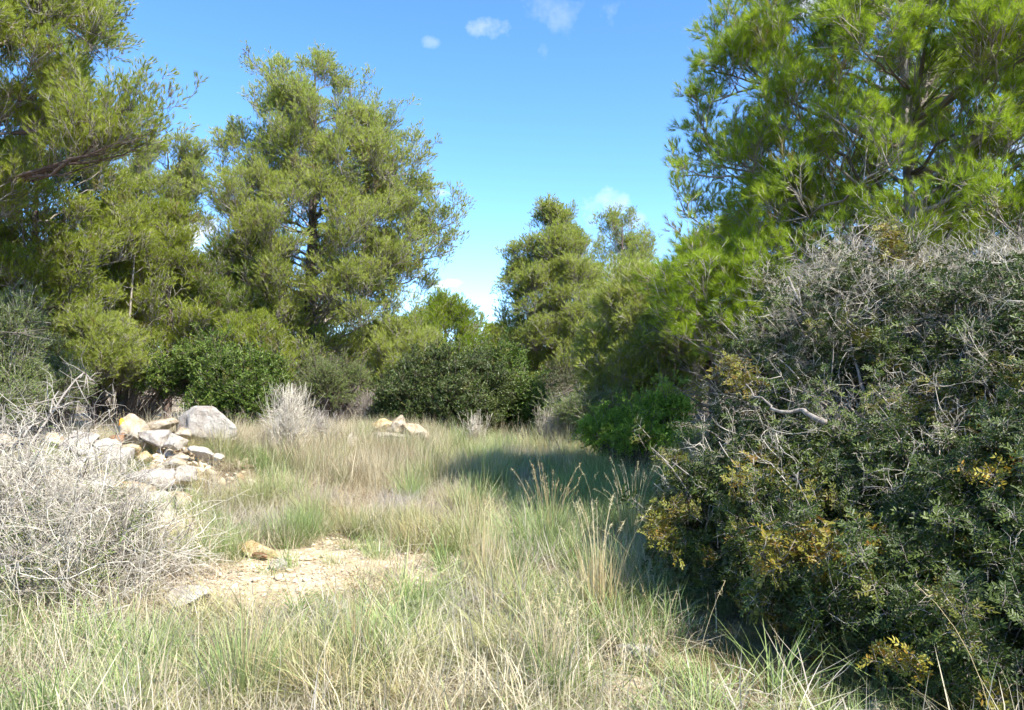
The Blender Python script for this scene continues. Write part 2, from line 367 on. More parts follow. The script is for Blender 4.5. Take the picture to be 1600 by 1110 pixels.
def pine_sprig(seed, L_=.30, shoots=6, needles=16, nl=.075, nw=.0045, open_=.55, bare_frac=.25):
    r = np.random.default_rng(seed); b = MB()
    ctrl = np.array([r.uniform(-.05, .05), r.uniform(-.05, .05), L_*.5]); top = np.array([r.uniform(-.04, .04), r.uniform(-.04, .04), L_])
    path = bez(np.zeros(3), ctrl, top, 4); b.tube(path, [.0034, .003, .0022, .0015], 3, 1, r.uniform(.2, .9))
    tips = [(top, unit(top-ctrl))]
    for k in range(shoots-1):
        f = r.uniform(bare_frac, .9); p = path[0]*(1-f)**2+2*f*(1-f)*ctrl+f*f*top
        a = r.uniform(0, 2*math.pi); d = unit(np.array([math.cos(a)*.8, math.sin(a)*.8, .75]))
        q = p+d*L_*r.uniform(.18, .42); b.tube([p, q], [.003, .002], 3, 1, r.uniform(.2, .9)); tips.append((q, unit(d+np.array([0, 0, .6]))))
    for (q, d) in tips:
        n0 = unit(np.cross(d, r.normal(size=3))); n1 = np.cross(d, n0); v = r.uniform(0, .5)
        for j in range(needles):
            a = r.uniform(0, 2*math.pi); s = open_*r.uniform(.35, 1.25)
            nd = unit(d+(n0*math.cos(a)+n1*math.sin(a))*s); base = q-d*r.uniform(0, .055)
            side = unit(np.cross(nd, r.normal(size=3)))
            b.tri_blade(base, nd, side, nl*r.uniform(.7, 1.15), nw, 0, min(1, v+r.uniform(0, .5)))
    return b
FAR = [pine_sprig(i, .46, 10, 24, .080, .0056, .46) for i in range(6)]
MID = [pine_sprig(20+i, .40, 10, 26, .078, .0045, .46) for i in range(6)]
NEAR = [pine_sprig(40+i, .32, 7, 34, .085, .0030, .62, .40) for i in range(6)]

def pine(label, base_px, Y, base_py=None, top_py=100, prof=None, boughs=90, sprigs=26, kit=FAR, needle=None, bark=None, r0=.16,
         depth=1.0, extra=(), lean=0, group='pine trees around the clearing', size=1.0, deadlow=10, top_px=None, seed=1, droop=0, name='pine_tree', nlimb=5, upf=.45, twig=None, inner=.35, ytop=None):
    """prof: (py, left px, right px) outline rows seen at the tree's own distance Y"""
    global RNG
    RNG = np.random.default_rng(seed)
    needle = needle or M_needle; bark = bark or M_bark; twig = twig or M_twig
    bx = (base_px-800)/F*Y; bz = float(gh(bx, Y)); base = np.array([bx, Y, bz])
    top = at(top_px if top_px is not None else base_px, top_py, Y); H = top[2]-bz
    root = thing(name, label, 'tree', base, group)
    # trunk
    nseg = 14; t = np.linspace(0, 1, nseg); wob = np.cumsum(RNG.normal(0, .035, (nseg, 2)), 0)*t[:, None]
    tp = base+(top-base)*t[:, None]; tp[:, :2] += wob*(1-t)[:, None]*1.5; tp[0, 2] -= .15
    tr = r0*(1-t)**.8*.92+.012; tr[0] *= 1.25
    b = MB(); b.tube(tp, tr, 10); b.build('trunk', [bark], root, base)
    def trunk_at(z):
        f = np.clip((z-bz)/H, 0, 1); return np.array([np.interp(f, t, tp[:, i]) for i in range(3)])
    rows = sorted([(at(0, py, Y)[2], at(l, py, Y)[0], at(r, py, Y)[0]) for (py, l, r) in prof])
    zs = np.array([r[0] for r in rows]); ls = np.array([r[1] for r in rows]); rs = np.array([r[2] for r in rows])
    grid = np.linspace(zs[0], zs[-1], 60); wid = np.interp(grid, zs, rs-ls)+.15; cdf = np.cumsum(wid**1.0); cdf /= cdf[-1]
    tips = []
    for k in range(boughs):
        z = float(np.interp(RNG.random(), cdf, grid)); l = np.interp(z, zs, ls); r = np.interp(z, zs, rs)
        cx = (l+r)/2; hx = (r-l)/2; ang = RNG.uniform(0, 2*math.pi); rr = math.sqrt(RNG.uniform(inner, 1.0))
        tips.append(np.array([cx+hx*rr*math.cos(ang)*.93, Y+hx*rr*math.sin(ang)*depth, z]))
    ex0 = len(tips)
    for e in extra: tips.append(at(*e))
    P = []; D = []; T = []
    limbs = []; br = MB(); mains = []; nmain = max(18, int(boughs*.30))
    for i, tip in enumerate(tips):
        tk = trunk_at(tip[2]); hd = np.linalg.norm((tip-tk)[:2])
        za = max(tip[2]-hd*RNG.uniform(upf-.2, upf+.25)-.1, bz+H*RNG.uniform(.05, .26)); za = min(za, bz+H*.97)
        a = trunk_at(za); c = tip; L_ = np.linalg.norm(c-a)
        if i >= nmain and mains:
            best = None
            for mpth in mains:
                for q_ in (2, 3, 4, 5):
                    dv = c-mpth[q_]; dl = np.linalg.norm(dv)*(1.35 if dv[2] < .1 else 1.0)
                    if dl > .25 and (best is None or dl < best[0]): best = (dl, mpth[q_])
            if best and best[0] < L_: a = best[1]; L_ = np.linalg.norm(c-a)
        midp = a*.45+c*.55; midp[2] = a[2]*.62+c[2]*.38-droop*L_; midp[:2] += RNG.normal(0, .07*L_, 2)
        path = bez(a, midp, c, 7); path[1:-1] += RNG.normal(0, .018*L_, (5, 3))
        ra = min(.24*tr[0], .006+.010*L_)
        if i < nmain: mains.append(path); ra *= 1.35
        limbs.append((L_*(10 if i >= ex0 else 1), path, ra))
        # secondary shoots carrying the sprigs
        n2 = max(3, int(sprigs/5*(1.6 if L_ > 1.2 else 1))); fr0 = .30 if L_ > .8 else .1
        spread = min(.30*L_+.22, .95)*size**.5
        for j in range(n2):
            f = RNG.uniform(fr0, 1.0)**.8; p = np.array([np.interp(f, np.linspace(0, 1, 7), path[:, q]) for q in range(3)])
            ax = unit(c-a); d = unit(ax*.7+rdir()*np.array([.9, .9, .45])+np.array([0, 0, .42]))
            l2 = spread*RNG.uniform(.45, 1.0)*(1.15-.45*f); q = p+d*l2; mid2 = (p+q)/2-np.array([0, 0, .08*l2])
            sp = bez(p, mid2, q, 4); br.tube(sp, [.009, .007, .005, .003], 3, 0, RNG.uniform(.1, .9))
            ns = max(3, int(round(sprigs/n2*RNG.uniform(.7, 1.5))))
            for s in range(ns):
                g = RNG.uniform(.25, 1.0) if s else 1.0
                pp = sp[0]*(1-g)**2+2*g*(1-g)*mid2+g*g*q
                P.append(pp+RNG.normal(0, .07*size if kit is not NEAR else .035, 3)); D.append(unit(d*.45+rdir()*.5+np.array([0, 0, .85])) if kit is not NEAR else unit(d*.7+rdir()*.6+np.array([0, 0, .55]))); T.append(0.0)
    limbs.sort(key=lambda x: -x[0])
    for k, (L_, path, ra) in enumerate(limbs):
        rad = np.linspace(ra, .006, len(path))
        if k < nlimb: bb = MB(); bb.tube(path, rad, 6); bb.build('limb', [bark], root, base)
        else: br.tube(path, rad, 4, 0, RNG.uniform(.1, .8))
    # dead lower twigs, bare
    for k in range(deadlow):
        z = bz+H*RNG.uniform(.06, .38); a = trunk_at(z); ang = RNG.uniform(0, 2*math.pi); l_ = RNG.uniform(.5, 1.6)*min(1.2, H/7)
        d = np.array([math.cos(ang), math.sin(ang), RNG.uniform(-.25, .2)]); c = a+d*l_; pth = bez(a, (a+c)/2+np.array([0, 0, .1]), c, 5)
        br.tube(pth, np.linspace(.014, .004, 5), 3, 0, .4)
        for q in range(9):
            f = RNG.uniform(.25, 1); s0 = pth[0]*(1-f)+pth[-1]*f; e = s0+unit(d+rdir()*.9)*RNG.uniform(.15, .5); br.tube([s0, (s0+e)/2+RNG.normal(0, .02, 3), e], [.006, .004, .002], 3, 0, RNG.uniform(.2, .9))
    br.build('branches', [twig], root, base, kind='stuff')
    P = np.array(P); D = np.array(D)
    keep = P[:, 2] > bz+.25; P = P[keep]; D = D[keep]
    E = mat_to_euler(rotz_to(D, RNG.uniform(0, 6.28, len(P)))); S = RNG.uniform(.8, 1.25, len(P))*size
    tint = np.where(RNG.random(len(P)) < .03, RNG.uniform(.3, .9, len(P)), 0)
    scatter('foliage', kit, [needle, twig], P, E, S, tint, root, off=base)
    return root

# the tall pine left of centre
pine('tall broad pine left of the gap of sky, reddish trunk at its foot', 480, 20, top_py=108, top_px=492, r0=.20,
     prof=[(108, 478, 506), (135, 440, 545), (175, 408, 570), (215, 400, 612), (255, 380, 640), (300, 350, 665), (350, 335, 690), (400, 335, 690), (450, 345, 672), (500, 355, 655), (545, 370, 630), (590, 400, 600)],
     boughs=270, sprigs=25, extra=[(415, 118, 19.8), (412, 150, 19.8), (408, 180, 19.6), (565, 150, 20), (556, 180, 20.2), (612, 195, 20), (650, 240, 20), (655, 270, 19.8), (345, 225, 19.8), (335, 240, 20.3), (380, 225, 20.2), (350, 270, 20), (715, 345, 19.8), (700, 375, 19.6), (710, 390, 20.3), (685, 335, 20.2), (672, 300, 20), (330, 320, 20.2), (322, 370, 20), (680, 420, 20)],
     deadlow=26, seed=131, nlimb=12, upf=.45, needle=M_needle4)
# left edge
pine('large dark pine at the left edge, its crown cut off by the top', -75, 12, top_py=-330, inner=.05, r0=.13, kit=MID,
     prof=[(-330, -120, -30), (-200, -250, 60), (-80, -300, 130), (0, -330, 150), (60, -330, 148), (120, -330, 135), (180, -330, 85), (230, -330, 40), (280, -330, 40), (330, -300, 30)],
     boughs=190, sprigs=30, extra=[(235, 175, 11.6), (215, 190, 11.8), (190, 185, 12), (240, 205, 11.9), (205, 215, 11.5), (170, 215, 12), (150, 235, 11.8), (175, 245, 12.1), (225, 225, 12), (165, 20, 12), (165, 60, 12), (160, 95, 12), (140, 130, 12), (110, 165, 12), (95, 190, 12)],
     needle=M_needle, seed=102, nlimb=14, deadlow=4, droop=.02)
pine('pine behind the left edge pine, bushy and reaching down to the shrubs', 60, 16, top_py=215, r0=.14,
     prof=[(215, 40, 110), (260, 0, 190), (310, -60, 215), (360, -100, 215), (420, -100, 205), (480, -100, 185), (540, -60, 150)], boughs=150, sprigs=24, seed=103, deadlow=14)
pine('slender pine with thin upright plumes between the left edge pine and the tall broad pine', 262, 21, top_py=240, r0=.12,
     prof=[(240, 235, 300), (270, 190, 322), (310, 175, 315), (345, 170, 275), (390, 165, 275), (440, 170, 330), (500, 160, 340), (560, 150, 350)], boughs=130, sprigs=20, needle=M_needle4, seed=104, deadlow=12)
pine('small bright pine with dense crown behind the bare dead tree', 262, 18, top_py=352, r0=.10,
     prof=[(352, 245, 280), (390, 220, 298), (430, 205, 320), (480, 190, 340), (530, 180, 345), (570, 190, 330)], boughs=70, sprigs=22, seed=105)
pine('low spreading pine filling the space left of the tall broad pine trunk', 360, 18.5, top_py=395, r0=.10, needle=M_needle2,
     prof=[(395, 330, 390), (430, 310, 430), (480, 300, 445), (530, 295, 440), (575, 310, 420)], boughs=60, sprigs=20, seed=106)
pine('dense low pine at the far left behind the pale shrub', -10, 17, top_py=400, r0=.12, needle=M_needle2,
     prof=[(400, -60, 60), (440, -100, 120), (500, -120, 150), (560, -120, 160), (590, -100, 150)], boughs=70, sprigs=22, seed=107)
# middle
pine('small rounded pine under the lowest cloud, in the gap of sky', 695, 23, top_py=488, r0=.10, needle=M_needle3,
     prof=[(488, 680, 712), (510, 650, 735), (540, 630, 755), (580, 615, 775), (620, 610, 780)], boughs=95, sprigs=22, seed=108)
pine('conical pine right of the gap of sky, with a thin dark trunk', 862, 24, top_py=338, r0=.12,
     prof=[(338, 850, 872), (365, 828, 892), (400, 812, 920), (440, 798, 945), (490, 788, 962), (540, 783, 970), (590, 785, 972), (630, 790, 970)],
     boughs=250, sprigs=22, extra=[(797, 408, 24), (790, 465, 24), (787, 500, 24)], needle=M_needle4, seed=109, deadlow=14, nlimb=8)
pine('thin crowned pine standing behind the conical pine, sky showing through its top', 972, 30, top_py=345, r0=.12,
     prof=[(345, 935, 995), (370, 925, 1015), (410, 918, 1020), (460, 915, 1018), (520, 900, 1030), (580, 900, 1040)], boughs=120, sprigs=17, needle=M_needle4, seed=110)
pine('low yellowish pine between the conical pine and the dark pine', 1000, 16, top_py=440, r0=.09, needle=M_needle4,
     prof=[(440, 970, 1030), (480, 945, 1065), (530, 925, 1085), (580, 915, 1090), (620, 920, 1085), (645, 930, 1070)], boughs=140, sprigs=22, seed=111, twig=M_twigw)
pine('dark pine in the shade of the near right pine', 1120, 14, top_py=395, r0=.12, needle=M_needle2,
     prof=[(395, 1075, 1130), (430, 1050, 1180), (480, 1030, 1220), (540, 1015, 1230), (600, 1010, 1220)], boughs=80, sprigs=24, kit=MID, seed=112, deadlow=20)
# near right
pine('near pine at the right with bright tufts on bare pale branches', 1422, 8.6, top_py=-160, top_px=1405, r0=.085, kit=NEAR, needle=M_needle3, bark=M_barkg, twig=M_twig,
     prof=[(-160, 1330, 1480), (-60, 1230, 1600), (20, 1160, 1680), (80, 1120, 1750), (150, 1110, 1780), (220, 1105, 1800), (290, 1085, 1800), (350, 1090, 1800), (420, 1080, 1760), (480, 1080, 1700), (520, 1100, 1500)],
     boughs=265, sprigs=20, depth=.8, inner=.2, extra=[(1100, 470, 7.6), (1130, 430, 7.7), (1160, 450, 7.6), (1185, 500, 7.5), (1215, 470, 7.6), (1150, 520, 7.4), (1230, 440, 7.6), (1200, 410, 7.8), (1090, 420, 8.0), (1125, 550, 7.5), (1060, 480, 8.0), (1062, 275, 8.4), (1066, 330, 8.5), (1085, 250, 8.6), (1095, 200, 8.5), (1105, 160, 8.3), (1110, 110, 8.4), (1150, 60, 8.5), (1190, 15, 8.6), (1130, 75, 8.6), (1075, 455, 8.0), (1105, 440, 8.0), (1140, 460, 7.9), (1075, 500, 7.9), (1120, 505, 7.7), (1165, 480, 7.8), (1200, 450, 7.9), (1180, 530, 7.6), (1220, 500, 7.5), (1095, 540, 7.9)],
     seed=113, nlimb=22, deadlow=30, upf=.55)
pine('second pine at the right edge, mostly hidden behind the near pine', 1660, 11.5, top_py=-200, r0=.13, kit=MID, bark=M_barkg, needle=M_needle3,
     prof=[(-200, 1560, 1760), (-60, 1440, 1900), (60, 1400, 1950), (180, 1380, 1950), (300, 1380, 1950), (400, 1400, 1900), (470, 1430, 1850)], boughs=110, sprigs=22, seed=114, nlimb=10)
pine('young pale green pine among the shrubs behind the rock pile', 150, 15.4, top_py=505, r0=.05, needle=M_needle4, kit=MID, prof=[(505, 138, 165), (540, 110, 195), (580, 95, 215), (610, 100, 205)], boughs=60, sprigs=18, seed=141, deadlow=3, nlimb=1)
pine('young pine at the left foot of the tall broad pine', 395, 17.0, top_py=520, r0=.05, needle=M_needle, kit=MID, prof=[(520, 380, 410), (555, 355, 440), (590, 345, 455), (620, 350, 445)], boughs=60, sprigs=18, seed=142, deadlow=3, nlimb=1)
pine('young pine at the right foot of the tall broad pine', 640, 19.0, top_py=515, r0=.05, needle=M_needle4, kit=MID, prof=[(515, 620, 660), (550, 595, 690), (590, 575, 700), (630, 580, 700)], boughs=70, sprigs=18, seed=143, deadlow=8, nlimb=1)
def shade_tree(x0, y0, hgt, rad, label, seed):
    """an unseen pine added right of the view so its crown shades the mastic bush"""
    global RNG
    RNG = np.random.default_rng(seed); base = np.array([x0, y0, float(gh(x0, y0))]); root = thing('pine_tree', label, 'tree', base, 'pine trees around the clearing')
    b = MB(); b.tube([base-[0, 0, .1], base+[.05, 0, hgt*.35], base+[0, .05, hgt*.7], base+[0, 0, hgt]], [.11, .09, .06, .02], 8); b.build('trunk', [M_bark], root, base); br = MB(); P = []; D = []
    for k in range(60):
        z = RNG.uniform(.2*hgt, hgt); a = base+[0, 0, max(1, z-.5)]; ang = RNG.uniform(0, 6.28); l_ = RNG.uniform(.45, 1)*rad*(1.2-.75*z/hgt); d = np.array([math.cos(ang), math.sin(ang), .35]); c = a+d*l_; br.tube([a, (a+c)/2, c], [.02, .014, .006], 4, 0, .5)
        for q in range(20): f = RNG.uniform(.3, 1.05); P.append(a*(1-f)+c*f+RNG.normal(0, .16, 3)); D.append(d+RNG.normal(0, .5, 3)+[0, 0, .4])
    br.build('branches', [M_twig], root, base, kind='stuff'); P = np.array(P)
    scatter('foliage', MID, [M_needle, M_twig], P, mat_to_euler(rotz_to(np.array(D), RNG.uniform(0, 6.28, len(P)))), RNG.uniform(.8, 1.2, len(P)), np.zeros(len(P)), root, off=base)
shade_tree(6.9, 2.0, 5.8, 1.6, 'unseen pine added outside the picture on the right, shading the mastic bush', 500)
shade_tree(5.9, .5, 4.8, 1.1, 'smaller unseen pine added for its shade, nearer the camera, right of it', 501)  # out of view, added to dapple the lower right ground with shade
# far backing
far_labels = ['distant pine in the thicket at the far left', 'distant pine just right of the pale dead tree', 'distant pine behind the foot of the tall broad pine', 'distant pine between the tall pine and the small rounded pine',
              'distant low pine left of the conical pine', 'distant pine behind the foot of the conical pine', 'distant pine behind the dark shaded pine', 'distant pine behind the right mastic bush', 'distant pine behind the near right pine trunk', 'distant pine at the far right behind the mastic bush']
for i, (px, Y, tp, hw) in enumerate([(90, 27, 430, 130), (330, 28, 455, 110), (500, 29, 480, 120), (610, 27, 525, 80), (785, 29, 535, 55), (900, 32, 500, 90), (1090, 26, 470, 110), (1230, 24, 430, 120), (1400, 24, 420, 130), (1570, 24, 410, 130)]):
    pine(far_labels[i], px, Y, top_py=tp, r0=.11, prof=[(tp, px-hw*.25, px+hw*.25), (tp+35, px-hw*.7, px+hw*.7), (tp+80, px-hw, px+hw), (610, px-hw, px+hw), (630, px-hw*.9, px+hw*.9)],
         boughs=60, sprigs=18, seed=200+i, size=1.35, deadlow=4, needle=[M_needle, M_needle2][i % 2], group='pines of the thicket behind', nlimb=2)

# ------------------------------------------------------------------ leafy shrubs
def leaf_sprig(seed, n=34, size=.22, leaf=.034, lw=.42):
    """twig tip with small oval leaves"""
    r = np.random.default_rng(seed); b = MB()
    for s in range(4):
        d = unit(np.array([r.normal()*.45, r.normal()*.45, 1.])); tip = d*size*r.uniform(.6, 1); b.tube([np.zeros(3), tip], [.003, .0015], 3, 1, .4)
        for k in range(n//4):
            p = tip*r.uniform(.25, 1.05); ld = unit(d+r.normal(size=3)*.75); sd = unit(np.cross(ld, r.normal(size=3))); up = np.cross(ld, sd)
            l_ = leaf*r.uniform(.7, 1.2); w_ = l_*lw
            b.add([p, p+ld*l_*.5+sd*w_/2+up*.1*l_, p+ld*l_, p+ld*l_*.5-sd*w_/2+up*.1*l_], [(0, 1, 2), (0, 2, 3)], 0, r.uniform(0, 1))
    return b
LEAF = [leaf_sprig(i, 48, .26, .050) for i in range(5)]
FINE = [leaf_sprig(10+i, 60, .26, .034, .22) for i in range(5)]
def shrub(label, lobes, n, kit, mat, twig=None, group=None, name='shrub', base=None, size=1.0, tintf=.03, cat='shrub', shell=.45, stems=12):
    """lobes: (px, py, Y, radius_x m, radius_z m)"""
    cs = [(at(px, py, Y), rx, rz) for (px, py, Y, rx, rz) in lobes]
    for (c, rx, rz) in list(cs):
        for q in range(5):
            u_ = rdir(); u_[2] = abs(u_[2]); cs.append((c+u_*np.array([rx, rx*.8, rz])*RNG.uniform(.8, 1.15), rx*RNG.uniform(.22, .42), rz*RNG.uniform(.22, .45)))
    if base is None:
        m = np.mean([c[0] for c in cs], 0); base = np.array([m[0], m[1], float(gh(m[0], m[1]))])
    root = thing(name, label, cat, base, group); br = MB(); P = []; D = []
    vol = np.array([rx*rx*rz for (_, rx, rz) in cs])**.6; cnt = (vol/vol.sum()*n).astype(int)
    for (c, rx, rz), k in zip(cs, cnt):
        u = RNG.normal(size=(k, 3)); u /= np.linalg.norm(u, axis=1, keepdims=True); rr = RNG.uniform(shell, 1.05, (k, 1))**.6
        rr = rr*(.62+.75*vnoise(u[:, 0]*2+c[0], u[:, 2]*2+u[:, 1], 2.2)[:, None])
        p = c+u*rr*np.array([rx, rx*.9, rz]); P.append(p); D.append(u*.8+np.array([0, 0, .6])+RNG.normal(0, .35, (k, 3)))
        for s in range(stems):
            e = p[RNG.integers(0, k)] if k else c; a = base+np.append(RNG.normal(0, .12, 2), 0); midp = a*.4+c*.6+RNG.normal(0, .08, 3); br.tube(bez(a, midp, e, 6), np.linspace(.014, .003, 6), 3, 0, RNG.uniform(.1, .9))
    P = np.concatenate(P); D = np.concatenate(D); stray = RNG.random(len(P)) < .14; P = P+stray[:, None]*D*RNG.uniform(.05, .28, (len(P), 1)); ok = P[:, 2] > gh(P[:, 0], P[:, 1])+.03; P = P[ok]; D = D[ok]; stray = stray[ok]
    for p_, d_ in zip(P[stray], D[stray]): br.tube([p_-d_*.22, p_, p_+unit(d_)*RNG.uniform(.05, .3)+RNG.normal(0, .03, 3)], [.006, .004, .002], 3, 0, RNG.uniform(.3, 1))
    br.build('stems', [twig or M_twigd], root, base, kind='stuff')
    tint = np.where(RNG.random(len(P)) < tintf, RNG.uniform(.3, 1, len(P)), 0)
    scatter('foliage', kit, [mat, twig or M_twigd], P, mat_to_euler(rotz_to(D, RNG.uniform(0, 6.28, len(P)))), RNG.uniform(.8, 1.3, len(P))*size, tint, root, off=base)
    return root
RNG = np.random.default_rng(55)
shrub('dark green rounded mastic shrub behind the small pile of tan rocks', [(640, 640, 17, .55, .5), (690, 610, 17.3, .7, .65), (720, 640, 16.8, .6, .5), (660, 600, 17.6, .5, .4), (610, 650, 17, .3, .3), (755, 625, 17.5, .6, .55)], 2600, LEAF, M_shrubdark)
shrub('green shrub beside the dark mastic shrub, right under the small rounded pine', [(800, 630, 18, .6, .5), (770, 585, 19, .6, .5), (830, 645, 17.8, .4, .3)], 1300, LEAF, M_shrub)
shrub('bright green shrub behind the big grey boulder', [(350, 605, 15.5, .45, .5), (385, 625, 15.5, .4, .35), (335, 580, 16, .45, .4), (410, 600, 16, .35, .4), (340, 640, 15.4, .4, .3)], 1500, LEAF, M_shrub)
shrub('wide green shrub behind the dry yellow grass at the left', [(235, 590, 16, .35, .3), (130, 605, 15.8, .35, .22), (290, 585, 16.3, .28, .3), (205, 560, 17, .35, .25), (95, 585, 16, .28, .28)], 900, LEAF, M_shrub)
shrub('pale feathery shrub at the left edge', [(10, 540, 13, .5, .6), (-30, 590, 13, .6, .6), (30, 600, 13, .35, .45), (15, 640, 12.6, .35, .3)], 1700, FINE, M_shrubpale, M_twig)
shrub('greyish green scrub left of the wide green shrub', [(60, 600, 14.2, .4, .3), (100, 612, 14, .35, .22), (80, 560, 15, .4, .35)], 800, FINE, M_shrubpale, M_twig)
shrub('small olive shrub at the foot of the tall pine trunk', [(510, 612, 16.5, .35, .3), (540, 600, 17, .35, .3), (495, 590, 17.5, .3, .3)], 700, FINE, M_shrubpale)
shrub('bright green low spreading shrub left of the dark wiry bush', [(940, 682, 12.2, .26, .16), (975, 672, 12.4, .3, .2), (1010, 668, 12.2, .3, .24), (1040, 650, 12, .25, .22), (1000, 690, 11.8, .35, .15)], 1100, LEAF, M_shrublit, size=.8)
shrub('grey green scrub under the low yellowish pine', [(920, 650, 15, .45, .25), (880, 655, 16, .4, .25), (960, 645, 15, .4, .28)], 800, FINE, M_shrubpale, M_twig)
shrub('far line of low green scrub behind the grass field', [(560, 630, 20, .8, .5), (470, 640, 19, .5, .4), (880, 625, 21, .9, .6), (980, 620, 21, .9, .6), (1060, 620, 17, .8, .7), (60, 590, 20, 1.2, .8), (300, 590, 20, 1.2, .7), (900, 610, 22, 1, .6), (1000, 600, 19, .8, .6), (1080, 600, 16, .7, .6), (950, 625, 18, .6, .4)], 3300, FINE, M_shrubdark)

# ------------------------------------------------------------------ wiry and dead shrubs
def wiry(label, px, Y, h, wd, n, mat, name='dry_shrub', branchy=3, up=.9, group=None, rad=.004):
    bx = (px-800)/F*Y; base = np.array([bx, Y, float(gh(bx, Y))]); root = thing(name, label, 'dry shrub', base, group); br = MB()
    for k in range(n):
        a = RNG.uniform(0, 6.28); s = abs(RNG.normal(0, .5))*wd; tip = base+np.array([math.cos(a)*s, math.sin(a)*s, h*RNG.uniform(.45, 1.0)]); b0 = base+np.array([math.cos(a)*s*.3, math.sin(a)*s*.3, 0])+np.append(RNG.normal(0, .04, 2), 0)
        p = bez(b0, b0*.5+tip*.5+RNG.normal(0, .06, 3)*wd, tip, 6); br.tube(p, np.linspace(rad, rad*.3, 6), 3, 0, RNG.uniform(0, 1))
        for q in range(branchy):
            f = RNG.uniform(.3, .95); s0 = b0*(1-f)+tip*f; s0 = p[int(f*5)]; e = s0+unit(tip-b0+rdir()*.8*h)*h*RNG.uniform(.12, .32); br.tube([s0, (s0+e)/2+RNG.normal(0, .01, 3), e], [rad*.55, rad*.45, rad*.25], 3, 0, RNG.uniform(0, 1))
    br.build('twigs', [mat], root, base, kind='stuff'); return root
RNG = np.random.default_rng(66)
wiry('tall grey dry bush with fine upright twigs in front of the tall pine', 452, 11.6, 1.15, .45, 190, M_twigw, branchy=6)
wiry('dry grey bush beside the tall grey one, lower and browner', 500, 12.5, .75, .5, 120, M_twig, branchy=6)
wiry('thin dry bush against the dark mastic shrub', 742, 15.5, .8, .35, 90, M_twigw, branchy=5)
wiry('pale dry bush in front of the conical pine', 862, 15.5, .85, .45, 130, M_twigw, branchy=5)
wiry('dark wiry bush between the low bright shrub and the right mastic bush', 1072, 8.6, .85, .35, 150, M_twigd, branchy=7)
wiry('grey brown dead scrub right of the tall pine trunk', 580, 17.5, 1.15, 1.0, 260, M_twig, branchy=7, rad=.006)
wiry('brown dead scrub under the right side of the tall pine', 540, 18.5, 1.5, 1.0, 220, M_twigd, branchy=7, rad=.007)
wiry('dead grey scrub at the left behind the arched dead branch', 70, 12.8, .7, .5, 140, M_twig, branchy=6)
wiry('silvery dry bush beside the big boulder, bent to the left', 300, 11.8, .7, .35, 110, M_twigw, branchy=5)
wiry('dead brush heap right of the low bright shrub', 1100, 9.6, .7, .5, 200, M_twigw, branchy=6)
wiry('pale bent brush above the low bright shrub', 995, 14, .75, .5, 180, M_twigw, branchy=6)
# bare dead tree
def dead_tree():
    Y = 17.0; base = at(200, 640, Y); base[2] = float(gh(base[0], Y)); root = thing('dead_tree', 'bare bleached dead tree standing in front of the left pines', 'tree', base)
    b = MB(); tr = np.array([base-[0, 0, .1], at(197, 560, Y), at(203, 490, Y), at(207, 440, Y), at(210, 400, Y), at(219, 386, Y)]); b.tube(tr, [.036, .032, .026, .02, .015, .007], 7); b.build('trunk', [M_dead], root, base)
    for (a, c) in [((206, 430), (195, 402)), ((205, 430), (238, 404)), ((203, 480), (175, 430)), ((203, 500), (235, 455)), ((200, 520), (160, 480)), ((200, 540), (240, 500)), ((205, 450), (180, 440)), ((198, 560), (150, 530)), ((204, 470), (250, 440))]:
        bb = MB(); A = at(*a, Y); c3 = at(*c, Y+RNG.uniform(-.5, .5)); bb.tube(bez(A, (A+c3)/2-[0, 0, .08], c3, 5), [.012, .009, .007, .005, .003], 4)
        for k in range(7):
            f = RNG.uniform(.3, 1); s = A*(1-f)+c3*f; e = s+unit(c3-A+rdir()*.5)*RNG.uniform(.15, .4); bb.tube([s, e], [.006, .003], 3)
        bb.build('limb', [M_dead], root, base)
dead_tree()

